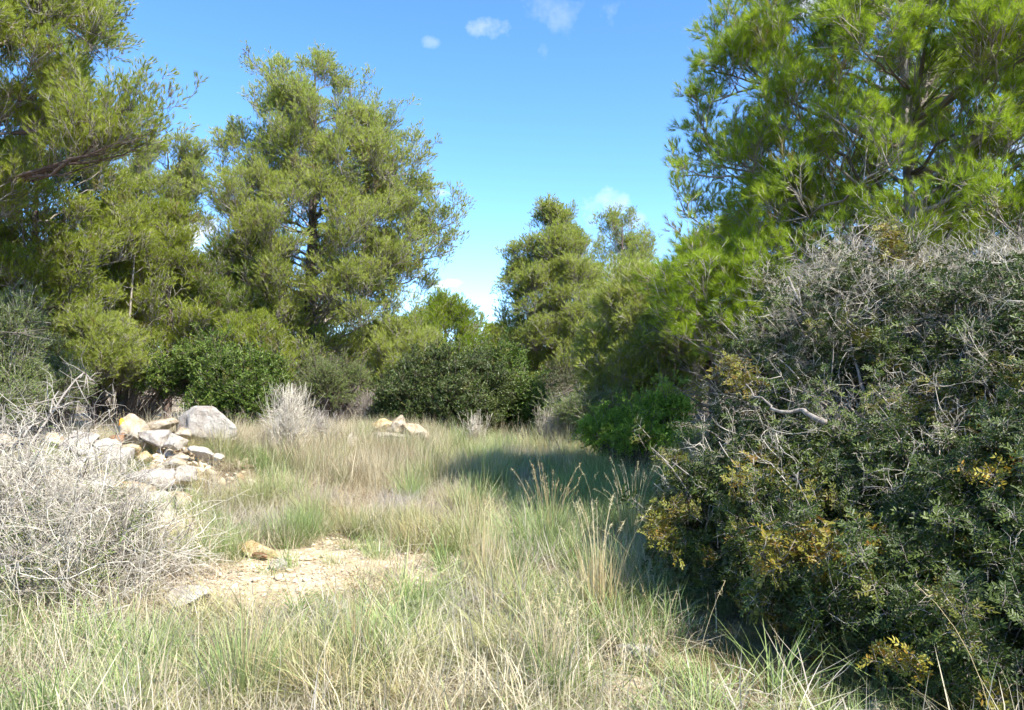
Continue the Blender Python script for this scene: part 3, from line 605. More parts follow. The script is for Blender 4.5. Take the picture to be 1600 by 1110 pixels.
# --- tangle of dead twigs
def tangle(seed, n=9, L_=.42, r0=.0032):
    r = np.random.default_rng(seed); b = MB()
    def grow(p, d, l, lev):
        pts = [p]; q = p; dd = d
        for k in range(4):
            dd = unit(dd+r.normal(size=3)*.32); q = q+dd*l/4; pts.append(q)
        rr = r0*(.65**lev); b.tube(pts, np.linspace(rr, rr*.5, 5), 3, 0, r.uniform(0, 1))
        if lev < 2:
            for k in range(4 if lev == 0 else 2): i = r.integers(1, 5); grow(pts[i], unit(dd+r.normal(size=3)*.9), l*r.uniform(.4, .75), lev+1)
    for k in range(n//3): grow(np.zeros(3), unit(r.normal(size=3)+[0, 0, .5]), L_*r.uniform(.7, 1.2), 0)
    return b
TANGLE = [tangle(i, 9, .55, .0036) for i in range(8)]
def dead_bush():
    base = at(110, 900, 6.3); base[2] = float(gh(base[0], base[1]))
    root = thing('dead_bush', 'big tangled heap of bleached dead twigs at the left edge', 'dead bush', base)
    lobes = [(60, 830, 6.3, .75, .42), (140, 850, 6.4, .5, .32), (200, 890, 6.1, .32, .16), (60, 800, 6.9, .42, .16), (0, 790, 6.6, .42, .24), (60, 900, 5.8, .6, .28), (-60, 840, 6.2, .6, .4), (140, 930, 5.7, .35, .18), (10, 735, 7.0, .28, .12)]
    P = []; D = []
    for (px, py, Y, rx, rz) in lobes:
        c = at(px, py, Y); k = int(130*rx*rx**.3); u = RNG.normal(size=(k, 3)); u /= np.linalg.norm(u, axis=1, keepdims=True)
        P.append(c+u*RNG.uniform(.2, 1.15, (k, 1))**.8*[rx, rx*.85, rz]); D.append(u+RNG.normal(0, .7, (k, 3)))
    P = np.concatenate(P); D = np.concatenate(D); ok = P[:, 2] > gh(P[:, 0], P[:, 1]); P = P[ok]; D = D[ok]
    scatter('twigs', TANGLE, [M_twigw], P, mat_to_euler(rotz_to(D, RNG.uniform(0, 6.28, len(P)))), RNG.uniform(.6, 1.4, len(P)), np.zeros(len(P)), root, off=base)
    arches = [([(20, 800), (45, 700), (75, 655), (82, 625)], .018), ([(75, 655), (105, 610), (130, 580), (150, 600)], .011), ([(20, 700), (50, 665), (75, 655)], .014), ([(82, 640), (120, 625), (135, 640), (140, 700)], .006),
              ([(165, 755), (200, 785), (215, 800)], .007), ([(110, 900), (140, 930), (155, 945), (190, 975)], .009), ([(105, 880), (115, 920), (108, 960)], .006), ([(60, 720), (30, 745), (-10, 820)], .012), ([(100, 690), (130, 720), (145, 790)], .007), ([(170, 640), (185, 690), (190, 760)], .005), ([(-10, 700), (30, 690), (70, 720), (120, 730)], .008), ([(90, 700), (135, 665), (145, 655), (135, 690)], .006), ([(150, 960), (200, 900), (230, 880)], .006), ([(20, 900), (80, 820), (150, 790), (200, 800)], .009), ([(40, 900), (100, 850), (170, 850), (250, 890)], .009), ([(60, 880), (40, 800), (10, 740)], .008), ([(80, 880), (120, 800), (130, 740), (110, 700)], .008), ([(90, 900), (170, 880), (240, 920), (270, 960)], .006)]
    for k, (pp, r) in enumerate(arches):
        Y0 = 5.9 if pp[0][1] > 850 else 6.6
        pts = np.array([at(a, b_, Y0+.12*i) for i, (a, b_) in enumerate(pp)]); t = np.linspace(0, 1, len(pts)); tt = np.linspace(0, 1, 9)
        sm = np.stack([np.interp(tt, t, pts[:, q]) for q in range(3)], 1); sm[1:-1] += RNG.normal(0, .008, (7, 3)); b = MB(); b.tube(sm, np.linspace(r, r*.35, 9), 6)
        for q in range(14):
            i = RNG.integers(1, 9); s = sm[i]; d = unit(rdir()+[0, 0, .1]); l_ = RNG.uniform(.1, .4); m_ = s+d*l_*.5+RNG.normal(0, .02, 3); e = m_+unit(d+rdir()*.6)*l_*.5; b.tube([s, m_, e], [r*.35+.001, r*.25+.0008, .0008], 3)
        b.build('branch', [M_dead], root, base)
RNG = np.random.default_rng(77); dead_bush()
shrub('low olive green plant growing through the dead twig heap', [(60, 890, 6.0, .45, .25), (160, 870, 6.2, .35, .22), (190, 850, 6.4, .22, .2), (-20, 850, 6.1, .4, .3), (110, 930, 5.6, .3, .15)], 520, FINE, M_shrubpale, M_twigw, size=.75)

# ------------------------------------------------------------------ the mastic bush on the right
def pinnate(seed, nleaf=8, leaf=.029):
    """twig end with pinnate leaves; each leaflet a folded oval"""
    r = np.random.default_rng(seed); b = MB(); top = np.array([r.normal()*.03, r.normal()*.03, .13])
    b.tube([np.zeros(3), top*.5+r.normal(size=3)*.006, top], [.0028, .0022, .0016], 3, 1, r.uniform(.2, 1))
    for k in range(nleaf):
        p = top*(.35+.65*k/(nleaf-1)); a = k*2.4+r.uniform(-.4, .4); d = unit(np.array([math.cos(a), math.sin(a), r.uniform(.25, 1.0)])); l_ = r.uniform(.06, .095)
        side = unit(np.cross(d, [0, 0, 1])); up = np.cross(side, d); rach = [p+d*l_*f-np.array([0, 0, .25*l_*f*f]) for f in (0, .35, .7, 1)]
        b.tube(rach, [.0012, .001, .0009, .0007], 3, 1, .7); v = r.uniform(0, .6)
        for i, f in enumerate((.3, .52, .74, .96)):
            q = p+d*l_*f-np.array([0, 0, .25*l_*f*f])
            for s in (-1, 1):
                ld = unit(d*.55+side*s*r.uniform(.5, 1.2)+up*r.uniform(-.4, .6)); sd = unit(np.cross(ld, up)); nn = np.cross(sd, ld); L2 = leaf*r.uniform(.75, 1.15); w_ = L2*.38
                b.add([q, q+ld*L2*.35+sd*w_/2+nn*.003, q+ld*L2*.75+sd*w_*.4+nn*.002, q+ld*L2, q+ld*L2*.75-sd*w_*.4+nn*.002, q+ld*L2*.35-sd*w_/2+nn*.003], [(0, 1, 2, 3), (0, 3, 4, 5)], 0, min(1, v+r.uniform(0, .4)))
        ld = unit(d-[0, 0, .4]); q = rach[-1]; sd = side; w_ = leaf*.34
        b.add([q, q+ld*leaf*.4+sd*w_/2, q+ld*leaf, q+ld*leaf*.4-sd*w_/2], [(0, 1, 2, 3)], 0, min(1, v+.2))
    return b
PINN = [pinnate(i) for i in range(6)]
def twigspray(seed):
    r = np.random.default_rng(seed); b = MB()
    def grow(p, d, l, lev):
        pts = [p]; q = p; dd = d
        for k in range(3):
            dd = unit(dd+r.normal(size=3)*.25+[0, 0, .06]); q = q+dd*l/3; pts.append(q)
        rr = .0042*(.6**lev); b.tube(pts, np.linspace(rr, rr*.55, 4), 3, 0, r.uniform(0, 1))
        if lev < 3:
            for k in range(3): grow(pts[r.integers(1, 4)], unit(dd+r.normal(size=3)*.6), l*r.uniform(.45, .75), lev+1)
    grow(np.zeros(3), np.array([0, 0, 1.]), .34, 0); return b
SPRAY = [twigspray(80+i) for i in range(6)]
def mastic():
    base = np.array([2.75, 5.6, float(gh(2.75, 5.6))]); root = thing('mastic_bush', 'huge dark mastic bush with glossy leaves and bare grey twigs filling the right side', 'bush', base)
    # (px,py,Y,rx,rz, leafiness, twigginess)
    lobes = [(1330, 920, 4.75, .52, .30, 1, .2), (1250, 890, 5.0, .35, .20, 1, .15), (1470, 950, 4.4, .50, .34, 1, .2), (1560, 900, 4.4, .5, .4, 1, .2), (1600, 1010, 4.0, .45, .35, 1, .15), (1500, 1040, 4.1, .32, .22, .9, .1), (1680, 900, 4.3, .6, .6, .8, .1),
             (1100, 850, 5.7, .30, .22, 1, .2), (1150, 820, 5.6, .42, .32, 1, .25), (1230, 790, 5.5, .5, .38, 1, .4), (1340, 800, 5.3, .5, .4, .9, .5), (1460, 800, 5.0, .55, .45, .9, .5), (1580, 780, 4.8, .6, .5, .9, .4), (1130, 765, 6.0, .3, .25, .9, .3),
             (1190, 700, 6.2, .35, .35, .6, .9), (1195, 640, 6.5, .30, .30, .6, 1.0), (1205, 570, 6.5, .24, .26, .45, 1.2), (1255, 500, 6.5, .26, .24, .25, 1.1), (1310, 440, 6.6, .26, .22, .2, 1.1), (1270, 680, 5.9, .5, .45, .55, 1.2), (1380, 680, 5.7, .55, .5, .55, 1.3), (1500, 680, 5.4, .6, .5, .7, 1.2), (1600, 660, 5.2, .6, .5, .8, 1),
             (1275, 580, 6.3, .40, .38, .6, 1.2), (1350, 540, 6.2, .5, .45, .7, 1.2), (1460, 560, 5.9, .6, .55, .75, 1.2), (1580, 560, 5.6, .6, .6, .85, 1.1), (1345, 475, 6.6, .32, .28, .3, 1.1), (1420, 465, 6.6, .40, .30, .3, 1.2), (1510, 465, 6.4, .42, .30, .25, 1.3), (1600, 470, 6.2, .46, .30, .25, 1.3),
             (1700, 700, 5, .8, .9, .7, .8), (1720, 560, 5.8, .7, .55, .5, 1.2), (1850, 680, 5.2, .8, .8, .6, .8)]
    # limbs: drawn stems first
    drawn = [[(1500, 860), (1485, 770), (1440, 745), (1350, 720), (1290, 700), (1215, 690)], [(1500, 860), (1510, 760), (1480, 700), (1470, 640), (1440, 560)], [(1485, 770), (1400, 745), (1330, 700), (1290, 660), (1260, 610), (1215, 560)],
             [(1500, 800), (1560, 700), (1575, 600), (1590, 480)], [(1440, 745), (1400, 690), (1360, 640), (1335, 560), (1320, 480)], [(1520, 900), (1480, 905), (1430, 895), (1385, 880), (1340, 850)], [(1350, 715), (1300, 740), (1240, 735), (1180, 720)],
             [(1510, 760), (1530, 680), (1520, 600), (1500, 500), (1480, 420)], [(1500, 860), (1430, 840), (1340, 820), (1240, 800), (1130, 790)], [(1290, 660), (1250, 640), (1200, 640), (1165, 600)], [(1480, 700), (1400, 660), (1340, 655), (1320, 620)]]
    for pp in drawn:
        pts = np.array([at(a, b_, 5.3+.13*i) for i, (a, b_) in enumerate(pp)]); t = np.linspace(0, 1, len(pts)); tt = np.linspace(0, 1, 14)
        sm = np.stack([np.interp(tt, t, pts[:, q]) for q in range(3)], 1); sm[1:-1] = (sm[:-2]+sm[1:-1]*2+sm[2:])/4+RNG.normal(0, .016, (12, 3)); b = MB(); b.tube(sm, np.linspace(.022, .004, 14), 7); b.build('limb', [M_barkw], root, base)
    b0 = at(1500, 860, 5.15)
    for k in range(4):
        b = MB(); a = base+np.append(RNG.normal(0, .15, 2), -.1); c = b0+RNG.normal(0, .05, 3); b.tube(bez(a, (a+c)/2+RNG.normal(0, .08, 3), c, 6), np.linspace(.045, .03, 6), 7); b.build('stem', [M_barkw], root, base)
    br = MB(); P = []; D = []; T = []; PT = []; DT = []
    for (px, py, Y, rx, rz, lf, tw) in lobes:
        c = at(px, py, Y); a0 = b0 if c[2] > b0[2]-.2 else base+[0, 0, .3]
        for s in range(3): e = c+RNG.normal(0, .12, 3); br.tube(bez(a0+RNG.normal(0, .05, 3), (a0+e)/2+RNG.normal(0, .15, 3), e, 7), np.linspace(.016, .008, 7), 5, 0, RNG.uniform(.2, .9))
        ntw = 20; ends = []
        for s in range(ntw):
            u = rdir(); e = c+u*np.array([rx, rx, rz])*RNG.uniform(.6, 1.0); st = c+RNG.normal(0, .1, 3); br.tube(bez(st, (st+e)/2+RNG.normal(0, .05, 3), e, 5), np.linspace(.007, .003, 5), 3, 0, RNG.uniform(0, 1)); ends.append((e, u))
        k = int(760*lf*(rx*rx+rx*rz)); u = RNG.normal(size=(k, 3)); u /= np.linalg.norm(u, axis=1, keepdims=True)
        p = c+u*RNG.uniform(.4, 1.15, (k, 1))**.6*np.array([rx, rx*.85, rz])
        nn = vnoise(p[:, 0]*1.0+p[:, 1], p[:, 2], 5.5, 9)+.5*vnoise(p[:, 0], p[:, 1]+p[:, 2], 11, 4); ok = nn+.45*(vnoise(p[:, 0]-p[:, 1], p[:, 2], 2.4, 13)-.5) > .52; p = p[ok]; u = u[ok]
        P.append(p); D.append(u*.9+RNG.normal(0, .4, u.shape)+[0, 0, .4])
        yl = vnoise(p[:, 0]-p[:, 2], p[:, 2]+p[:, 1]*.7, 5.0, 1); hot = yl > .97; T.append(np.where(hot, RNG.uniform(.4, 1, len(p)), np.where(vnoise(p[:, 0]+p[:, 2], p[:, 2]-p[:, 1], 2.6, 6) > .82, RNG.uniform(.1, .5, len(p)), 0)))
        k = int((230 if py < 600 else 100)*tw*(rx*rx+rx*rz)); u = RNG.normal(size=(k, 3)); u /= np.linalg.norm(u, axis=1, keepdims=True); PT.append(c+u*RNG.uniform(.2, .95, (k, 1))*np.array([rx, rx*.85, rz])); DT.append(u*.6+RNG.normal(0, .4, u.shape)+[-.1, 0, .7])
    for k in range(46):
        px, py, Y, rx, rz, lf, tw = lobes[RNG.integers(0, len(lobes)-3)]; c = at(px, py, Y); u = rdir(); u[1] = -abs(u[1])*.6; u[2] = abs(u[2])*.9+.1; u = unit(u)
        st = c+u*np.array([rx, rx*.8, rz])*.8; l_ = RNG.uniform(.22, .55); e = st+unit(u+rdir()*.4+[-.1, 0, .45])*l_; pth = bez(st, (st+e)/2+RNG.normal(0, .05, 3), e, 6); br.tube(pth, np.linspace(.007, .0025, 6), 4, 0, RNG.uniform(.3, 1))
        for q in range(RNG.integers(2, 9)): g_ = pth[RNG.integers(1, 6)]; P.append((g_+RNG.normal(0, .03, 3))[None]); D.append((unit(e-st)+RNG.normal(0, .5, 3))[None]); T.append(np.array([.25 if RNG.random() < .2 else 0.]))
    # bright and yellowed sprays seen at the bush's edge
    for (px, py, Y, n, t) in [(1215, 878, 4.55, 10, .6), (1250, 872, 4.5, 8, .55), (1285, 880, 4.5, 5, .6), (1165, 765, 5.15, 7, .5), (1395, 1040, 3.95, 5, .8), (1290, 905, 4.5, 8, .8), (1375, 895, 4.5, 10, .8), (1410, 905, 4.45, 8, .9), (1140, 590, 6.1, 5, .5), (1060, 815, 5.5, 10, .35), (1040, 840, 5.5, 12, .4), (1500, 885, 4.4, 8, .8), (1545, 755, 4.4, 6, .9), (1400, 400, 6.2, 14, .6), (1150, 610, 6.1, 6, .5)]:
        c = at(px, py, Y); P.append(c+RNG.normal(0, .055, (n, 3))); D.append(RNG.normal(0, .5, (n, 3))+[-.3, -.3, .7]); T.append(np.full(n, t))
    br.build('branches', [M_twig], root, base, kind='stuff')
    P = np.concatenate(P); D = np.concatenate(D); T = np.concatenate(T); ok = P[:, 2] > gh(P[:, 0], P[:, 1])+.06; P = P[ok]; D = D[ok]; T = T[ok]
    scatter('foliage', PINN, [M_lent, M_twig], P, mat_to_euler(rotz_to(D, RNG.uniform(0, 6.28, len(P)))), RNG.uniform(.75, 1.25, len(P)), T, root, off=base)
    PT = np.concatenate(PT); DT = np.concatenate(DT)
    scatter('twigs', SPRAY, [M_twigw], PT, mat_to_euler(rotz_to(DT, RNG.uniform(0, 6.28, len(PT)))), RNG.uniform(.6, 1.15, len(PT)), np.zeros(len(PT)), root, off=base)
    print('mastic sprays', len(P), len(PT))
RNG = np.random.default_rng(88); mastic()

# ------------------------------------------------------------------ rocks
def rock_mesh(seed, sx, sy, sz, mat, sub=4, cuts=11, rough=.075, name='rock', mats=None):
    import bmesh
    r = np.random.default_rng(seed); bm = bmesh.new(); bmesh.ops.create_icosphere(bm, subdivisions=sub, radius=1)
    v = np.array([q.co[:] for q in bm.verts]); pl = r.normal(size=(cuts, 3)); pl /= np.linalg.norm(pl, axis=1, keepdims=True); off = r.uniform(.45, .80, cuts)
    for n_, o_ in zip(pl, off):
        d = v@n_-o_; k = d > 0; v[k] -= np.outer(d[k], n_)
    ph = r.uniform(0, 20); u = v*1.0
    dis = (vnoise(u[:, 0]*1.3+u[:, 2]*.7+ph, u[:, 1]*1.3+u[:, 2], 2.0, 1)-.5)*2.2+(vnoise(u[:, 0]+ph+u[:, 2], u[:, 1]-u[:, 2], 5.5, 2)-.5)+(vnoise(u[:, 0]-u[:, 2]*1.2, u[:, 1]+u[:, 2]+ph, 12, 3)-.5)*.5
    v = v*(1+rough*dis)[:, None]*np.array([sx, sy, sz])
    for q, c in zip(bm.verts, v): q.co = c
    me = bpy.data.meshes.new(name); bm.to_mesh(me); bm.free()
    for m_ in (mats or [mat]): me.materials.append(m_)
    me.polygons.foreach_set('use_smooth', [True]*len(me.polygons)); return me
G_PILE = 'stones of the rock pile at the left'; G_SMALL = 'stones of the small rock pile in the middle'; G_LOOSE = 'loose stones on the bare patch'
rocks = [ # label, px, py, w, h, Y, mat, tilt, group, name
 ('big rounded grey boulder, the largest of the rock pile', 325, 670, 70, 50, 11.0, M_rgrey, 8, G_PILE, 'boulder'),
 ('tan slab standing tilted with an orange paint mark', 210, 676, 46, 42, 10.5, M_rtan, 38, G_PILE, 'rock'),
 ('flat tan slab lying between the orange marked slab and the big boulder', 248, 664, 44, 20, 10.9, M_rtan, -10, G_PILE, 'rock'),
 ('greyish block just below the flat tan slab', 246, 684, 46, 26, 10.5, M_rgrey, 5, G_PILE, 'rock'),
 ('pale wedge right of the greyish block', 272, 692, 38, 26, 10.3, M_rwhite, 20, G_PILE, 'rock'),
 ('small dark jagged stone under the left edge of the orange marked slab', 187, 684, 22, 18, 10.3, M_rbrown, 10, G_PILE, 'rock'),
 ('yellow flat stone directly under the orange marked slab', 205, 703, 34, 15, 10.15, M_ryel, -5, G_PILE, 'rock'),
 ('pale cream stone left of the yellow flat stone', 172, 696, 34, 24, 10.2, M_rwhite, 0, G_PILE, 'rock'),
 ('large smooth blue grey block in the middle of the pile', 182, 724, 58, 46, 9.7, M_rgrey, 15, G_PILE, 'rock'),
 ('small yellowish stone right of the blue grey block', 226, 714, 24, 18, 9.9, M_ryel, 12, G_PILE, 'rock'),
 ('white oblong stone leaning in the grass below the big boulder', 313, 706, 36, 22, 10.2, M_rwhite, 35, G_PILE, 'rock'),
 ('little pale stone right of the white oblong stone', 342, 716, 16, 12, 10.2, M_rwhite, 0, G_PILE, 'rock'),
 ('weathered grey stone seen through the dead twigs, behind the arched branch', 118, 692, 56, 28, 10.3, M_rgrey, 0, G_PILE, 'rock'),
 ('flat grey stone below the blue grey block', 240, 748, 66, 30, 9.2, M_rgrey, -8, G_PILE, 'rock'),
 ('broken yellow stone in front of the flat grey stone', 202, 764, 58, 22, 8.9, M_ryel, 6, G_PILE, 'rock'),
 ('angular white stone at the lower end of the pile', 238, 786, 52, 38, 8.6, M_rwhite, 25, G_PILE, 'rock'),
 ('tall pale stone half sunk in grass, lowest of the pile', 262, 815, 36, 44, 8.2, M_rwhite, 10, G_PILE, 'rock'),
 ('cream stone at the left edge of the picture', 8, 692, 44, 28, 11.0, M_rtan, 0, G_PILE, 'rock'),
 ('buff stone showing through the dead twigs near the left edge', 60, 720, 46, 24, 10.0, M_rwhite, 5, G_PILE, 'rock'),
 ('long pale stone behind the dead twigs, below the weathered grey stone', 128, 725, 52, 26, 9.6, M_rwhite, -12, G_PILE, 'rock'),
 ('yellowish stone deep behind the dead twig heap', 90, 748, 50, 26, 9.0, M_ryel, 12, G_PILE, 'rock'),
 ('squat white stone behind the right end of the dead twig heap', 150, 755, 44, 28, 9.0, M_rwhite, 12, G_PILE, 'rock'),
 ('small stone wedged behind the greyish block', 288, 678, 24, 18, 10.8, M_rtan, 12, G_PILE, 'rock'),
 ('small tan stone at the right foot of the big boulder', 362, 682, 20, 13, 11.0, M_rtan, 0, G_PILE, 'rock'),
 ('rubbly buff stone left of the white oblong stone', 283, 716, 28, 18, 9.9, M_rtan, 12, G_PILE, 'rock'),
 ('small cream stone left of the angular white stone', 196, 790, 28, 18, 8.6, M_rtan, 12, G_PILE, 'rock'),
 ('cream slab seen between the dead twigs and the blue grey block', 132, 706, 40, 22, 9.9, M_rwhite, 15, G_PILE, 'rock'),
 ('round buff stone under the cream slab, close to the twigs', 112, 738, 34, 24, 9.2, M_rtan, -15, G_PILE, 'rock'),
 ('pale block at the top left of the pile, in front of the dry grass', 86, 690, 36, 20, 10.6, M_rtan, 8, G_PILE, 'rock'),
 ('grey angular stone at the right edge of the pile, half in the grass', 292, 745, 34, 26, 9.3, M_rgrey, 20, G_PILE, 'rock'),
 ('tan wedge above the grey angular stone', 272, 724, 34, 22, 9.7, M_rtan, -25, G_PILE, 'rock'),
 ('cream stone between the broken yellow stone and the angular white one', 228, 766, 34, 24, 8.8, M_rtan, 18, G_PILE, 'rock'),
 ('small ochre stone tucked under the blue grey block', 158, 748, 30, 20, 9.1, M_ryel, -18, G_PILE, 'rock'),
 ('grey stone half hidden in bleached grass, lower left of the tall pale stone', 228, 826, 34, 24, 7.9, M_rgrey, 12, G_PILE, 'rock'),
 ('tan stone right of the angular white stone', 282, 786, 30, 24, 8.5, M_rtan, -20, G_PILE, 'rock'),
 ('round topped tan stone, highest of the small rock pile', 624, 664, 32, 26, 14.0, M_rtan, 15, G_SMALL, 'rock'),
 ('sloping tan stone at the right end of the small rock pile', 644, 678, 40, 26, 13.8, M_rtan, 28, G_SMALL, 'rock'),
 ('small yellow stone left of the round topped stone', 596, 667, 32, 20, 14.0, M_ryel, 0, G_SMALL, 'rock'),
 ('wide buff stone at the base of the small rock pile', 606, 690, 52, 30, 13.6, M_rwhite, 0, G_SMALL, 'rock'),
 ('pale capped stone standing alone left of the small rock pile', 549, 690, 32, 30, 12.6, M_rwhite, 0, None, 'rock'),
 ('low cream stone beside the pale capped stone', 530, 702, 32, 18, 12.4, M_rwhite, 0, None, 'rock'),
 ('dull pale stone half buried in dry grass under the dead twig heap', 300, 934, 64, 30, 5.75, M_rwhite, 0, None, 'rock'),
 ('ochre rock with a dark hollow at the left end of the bare patch', 402, 836, 50, 28, 7.35, M_ryel, 5, G_LOOSE, 'rock'),
 ('small pale stone with a dark side just right of the hollow ochre rock', 438, 856, 24, 17, 7.0, M_rwhite, 0, G_LOOSE, 'rock'),
 ('small white stone at the right end of the bare patch', 718, 874, 17, 13, 6.9, M_rwhite, 0, G_LOOSE, 'rock'),
 ('small reddish brown stone at the front of the bare patch', 601, 908, 16, 11, 6.3, M_rbrown, 20, G_LOOSE, 'rock'),
 ('grey flat stone near the middle of the bare patch', 611, 892, 22, 9, 6.6, M_rgrey, 0, G_LOOSE, 'rock'),
 ('flat pale stone flush with the ground beside the shadow of the mastic bush', 990, 1018, 60, 26, 4.6, M_rwhite, 0, None, 'rock'),
 ('thin buff stone lying right of the flat pale stone', 1045, 1042, 34, 14, 4.4, M_rtan, 0, None, 'rock'),
]
RNG = np.random.default_rng(99)
for i, (lab, px, py, w_, h_, Y, mat, tilt, grp, nm) in enumerate(rocks):
    k = Y/F; c = at(px, py, Y); sx = w_*k/2*1.38; sz = h_*k/2*1.38
    me = rock_mesh(300+i, sx, (sx+sz)/2*1.0, sz, mat, name=nm, cuts=9 if nm == 'boulder' else 12, sub=4 if w_ > 30 else 3)
    if grp is None or grp == G_LOOSE:                       # rests a little sunk in the ground
        zz = float(gh(c[0], c[1])); c[2] = zz+sz*(.42 if grp else .75)
    o = bpy.data.objects.new(nm, me); o.location = c; o.rotation_euler = (R(RNG.uniform(-8, 8)), R(tilt*.8), R(RNG.uniform(-15, 15))); link(o); tag(o, lab, 'rock', grp)
    if 'orange paint' in lab:
        b = MB(); m0 = o.matrix_basis.inverted()
        import bmesh
        pm = bpy.data.meshes.new('paint_mark'); bm = bmesh.new(); bm.from_mesh(me)
        tgt = np.array([-.72, -.62, .30]); tgt /= np.linalg.norm(tgt)
        keep = []
        ll = np.array([v.co[:] for v in bm.verts])/np.array([sx, (sx+sz)/2, sz]); cen = tgt*.8
        dd = np.linalg.norm((ll-ll[np.argmax(ll@tgt)])*[1.25, 1.25, .72], axis=1)
        kill = [v for v, d_ in zip(bm.verts, dd) if d_ > .30]
        for v in bm.verts: v.co += v.normal*.003
        bmesh.ops.delete(bm, geom=kill, context='VERTS'); bm.to_mesh(pm); bm.free(); pm.materials.clear(); pm.materials.append(M_orange)
        q = bpy.data.objects.new('paint_mark', pm); link(q, o); q['label'] = 'orange trail paint mark'
    if 'dark hollow' in lab:  # dark lump stands in for the shade under the rock's overhang
        b2 = rock_mesh(777, sx*.42, sx*.3, sz*.34, M_rbrown, name='hollow', sub=3); q = bpy.data.objects.new('hollow', b2); link(q, o); q.location = (sx*.18, -sx*.55, -sz*.12); q['label'] = 'hollow with its shade painted dark brown'

# rubble and gravel (uncountable)
def pebble(seed):
    r = np.random.default_rng(seed); import bmesh
    bm = bmesh.new(); bmesh.ops.create_icosphere(bm, subdivisions=2, radius=1); b = MB(); v = np.array([q.co[:] for q in bm.verts])
    for k in range(8):
        n_ = unit(r.normal(size=3)); d = v@n_-r.uniform(.4, .8); q = d > 0; v[q] -= np.outer(d[q], n_)
    v = v*[1, .8, .45]; b.add(v, [tuple(x.index for x in f.verts) for f in bm.faces], 0, r.uniform(0, 1)); bm.free(); return b
M_grav = leafmat('gravel_stone', [(.15, (.34, .24, .13)), (.5, (.50, .40, .27)), (.85, (.62, .55, .44))], transl=0, rough=.9, spec=.2, patch=3)
PEB = [pebble(i) for i in range(8)]
x = RNG.uniform(-7, 3, 90000); y = RNG.uniform(3.2, 12, 90000); pr = bare(x, y)*.42+.02; ok = (RNG.random(90000) < pr); x = x[ok]; y = y[ok]; n = len(x)
s = .007+.020*RNG.random(n)**3+.045*(RNG.random(n) < .03)*RNG.random(n)
E = np.stack([RNG.normal(0, .25, n), RNG.normal(0, .25, n), RNG.uniform(0, 6.28, n)], 1)
scatter('gravel', PEB, [M_grav], np.stack([x, y, gh(x, y)+s*.15+.005], 1), E, s, np.zeros(n)); bpy.data.objects['gravel']['label'] = 'pale ochre gravel and chips on the bare patch'
n = 520; x = RNG.normal(-4.55, .85, n); y = RNG.normal(10.0, .7, n); s = RNG.uniform(.02, .10, n)**1.0; ok = (x > -7)
E = np.stack([RNG.normal(0, .5, n), RNG.normal(0, .5, n), RNG.uniform(0, 6.28, n)], 1)
scatter('rubble', PEB, [M_grav], np.stack([x, y, gh(x, y)+s*.2], 1)[ok], E[ok], s[ok], np.zeros(ok.sum())); bpy.data.objects['rubble']['label'] = 'pale rubble filling in between the stones of the left pile'

# ------------------------------------------------------------------ grass
def blade(b, r, p, az, L_, lean, curl, w_, mat=0, val=.5, seg=4):
    h = np.array([math.cos(az), math.sin(az), 0]); pts = [p]; a = lean; q = p
    for k in range(seg): a += curl/seg*r.uniform(.5, 1.5); q = q+(h*math.sin(a)+np.array([0, 0, math.cos(a)]))*L_/seg; pts.append(q)
    side = np.array([-h[1], h[0], 0]); s2 = unit(side+h*r.normal()*.5)
    b.ribbon(pts, [w_, w_*.95, w_*.8, w_*.5][:seg], s2, mat, val)
def tuft(seed, n, L_, spread, lean, curl, w_=.0035, rad=.08):
    r = np.random.default_rng(seed); b = MB()
    for k in range(n):
        az = r.uniform(0, 6.28); d = rad*math.sqrt(r.random()); aa = az+r.normal()*.8; p = np.array([math.cos(aa)*d, math.sin(aa)*d, -.02])
        blade(b, r, p, az, L_*r.uniform(.45, 1.1), abs(r.normal(0, lean)), r.normal(curl, .35), w_*r.uniform(.7, 1.2), 0, r.random())
    return b
def litter(seed, n=46):
    r = np.random.default_rng(seed); b = MB()
    for k in range(n):
        az = r.uniform(0, 6.28); p = np.array([r.normal()*.1, r.normal()*.1, r.uniform(0, .05)]); blade(b, r, p, az, r.uniform(.12, .34), r.uniform(.3, 1.45), r.normal(.3, .7), .003*r.uniform(.7, 1.2), 0, r.random())
    return b
TUFT = [tuft(i, 100, .46, .1, [.25, .5, .38, .3][i % 4], [.4, .8, .6, .3][i % 4], .0036, .10) for i in range(8)]
LIT = [litter(i, 60) for i in range(8)]
SHORT = [tuft(30+i, 50, .17, .1, .5, .5, .003, .09) for i in range(4)]
def group_of(kit, seed, k, spread, zj=0.0):
    '''one wider patch made of k turned copies of small tufts'''
    r = np.random.default_rng(seed); b = MB()
    for i in range(k):
        src = kit[r.integers(0, len(kit))]; a = r.uniform(0, 6.28); sc = r.uniform(.7, 1.15); c_, s_ = math.cos(a), math.sin(a)
        M_ = np.array([[c_, -s_, 0], [s_, c_, 0], [0, 0, 1.]])*sc; off = np.array([r.normal()*spread, r.normal()*spread, 0])
        v = np.concatenate(src.v)@M_.T+off; b.v.append(v); b.f.extend([tuple(q+b.n for q in f) for f in src.f]); b.m.extend(src.m); b.a.append(np.clip(np.concatenate(src.a)*.7+r.uniform(0, .3), 0, 1)); b.n += len(v)
    return b
def litter2(seed, n=26):
    r = np.random.default_rng(seed); b = MB()
    for k in range(n):
        az = r.uniform(0, 6.28); p = np.array([r.normal()*.12, r.normal()*.12, r.uniform(0, .07)]); blade(b, r, p, az, r.uniform(.14, .42), r.uniform(.1, 1.5), r.normal(.5, 1.0), .0046*r.uniform(.5, 1.5), 0, r.random())
    return b
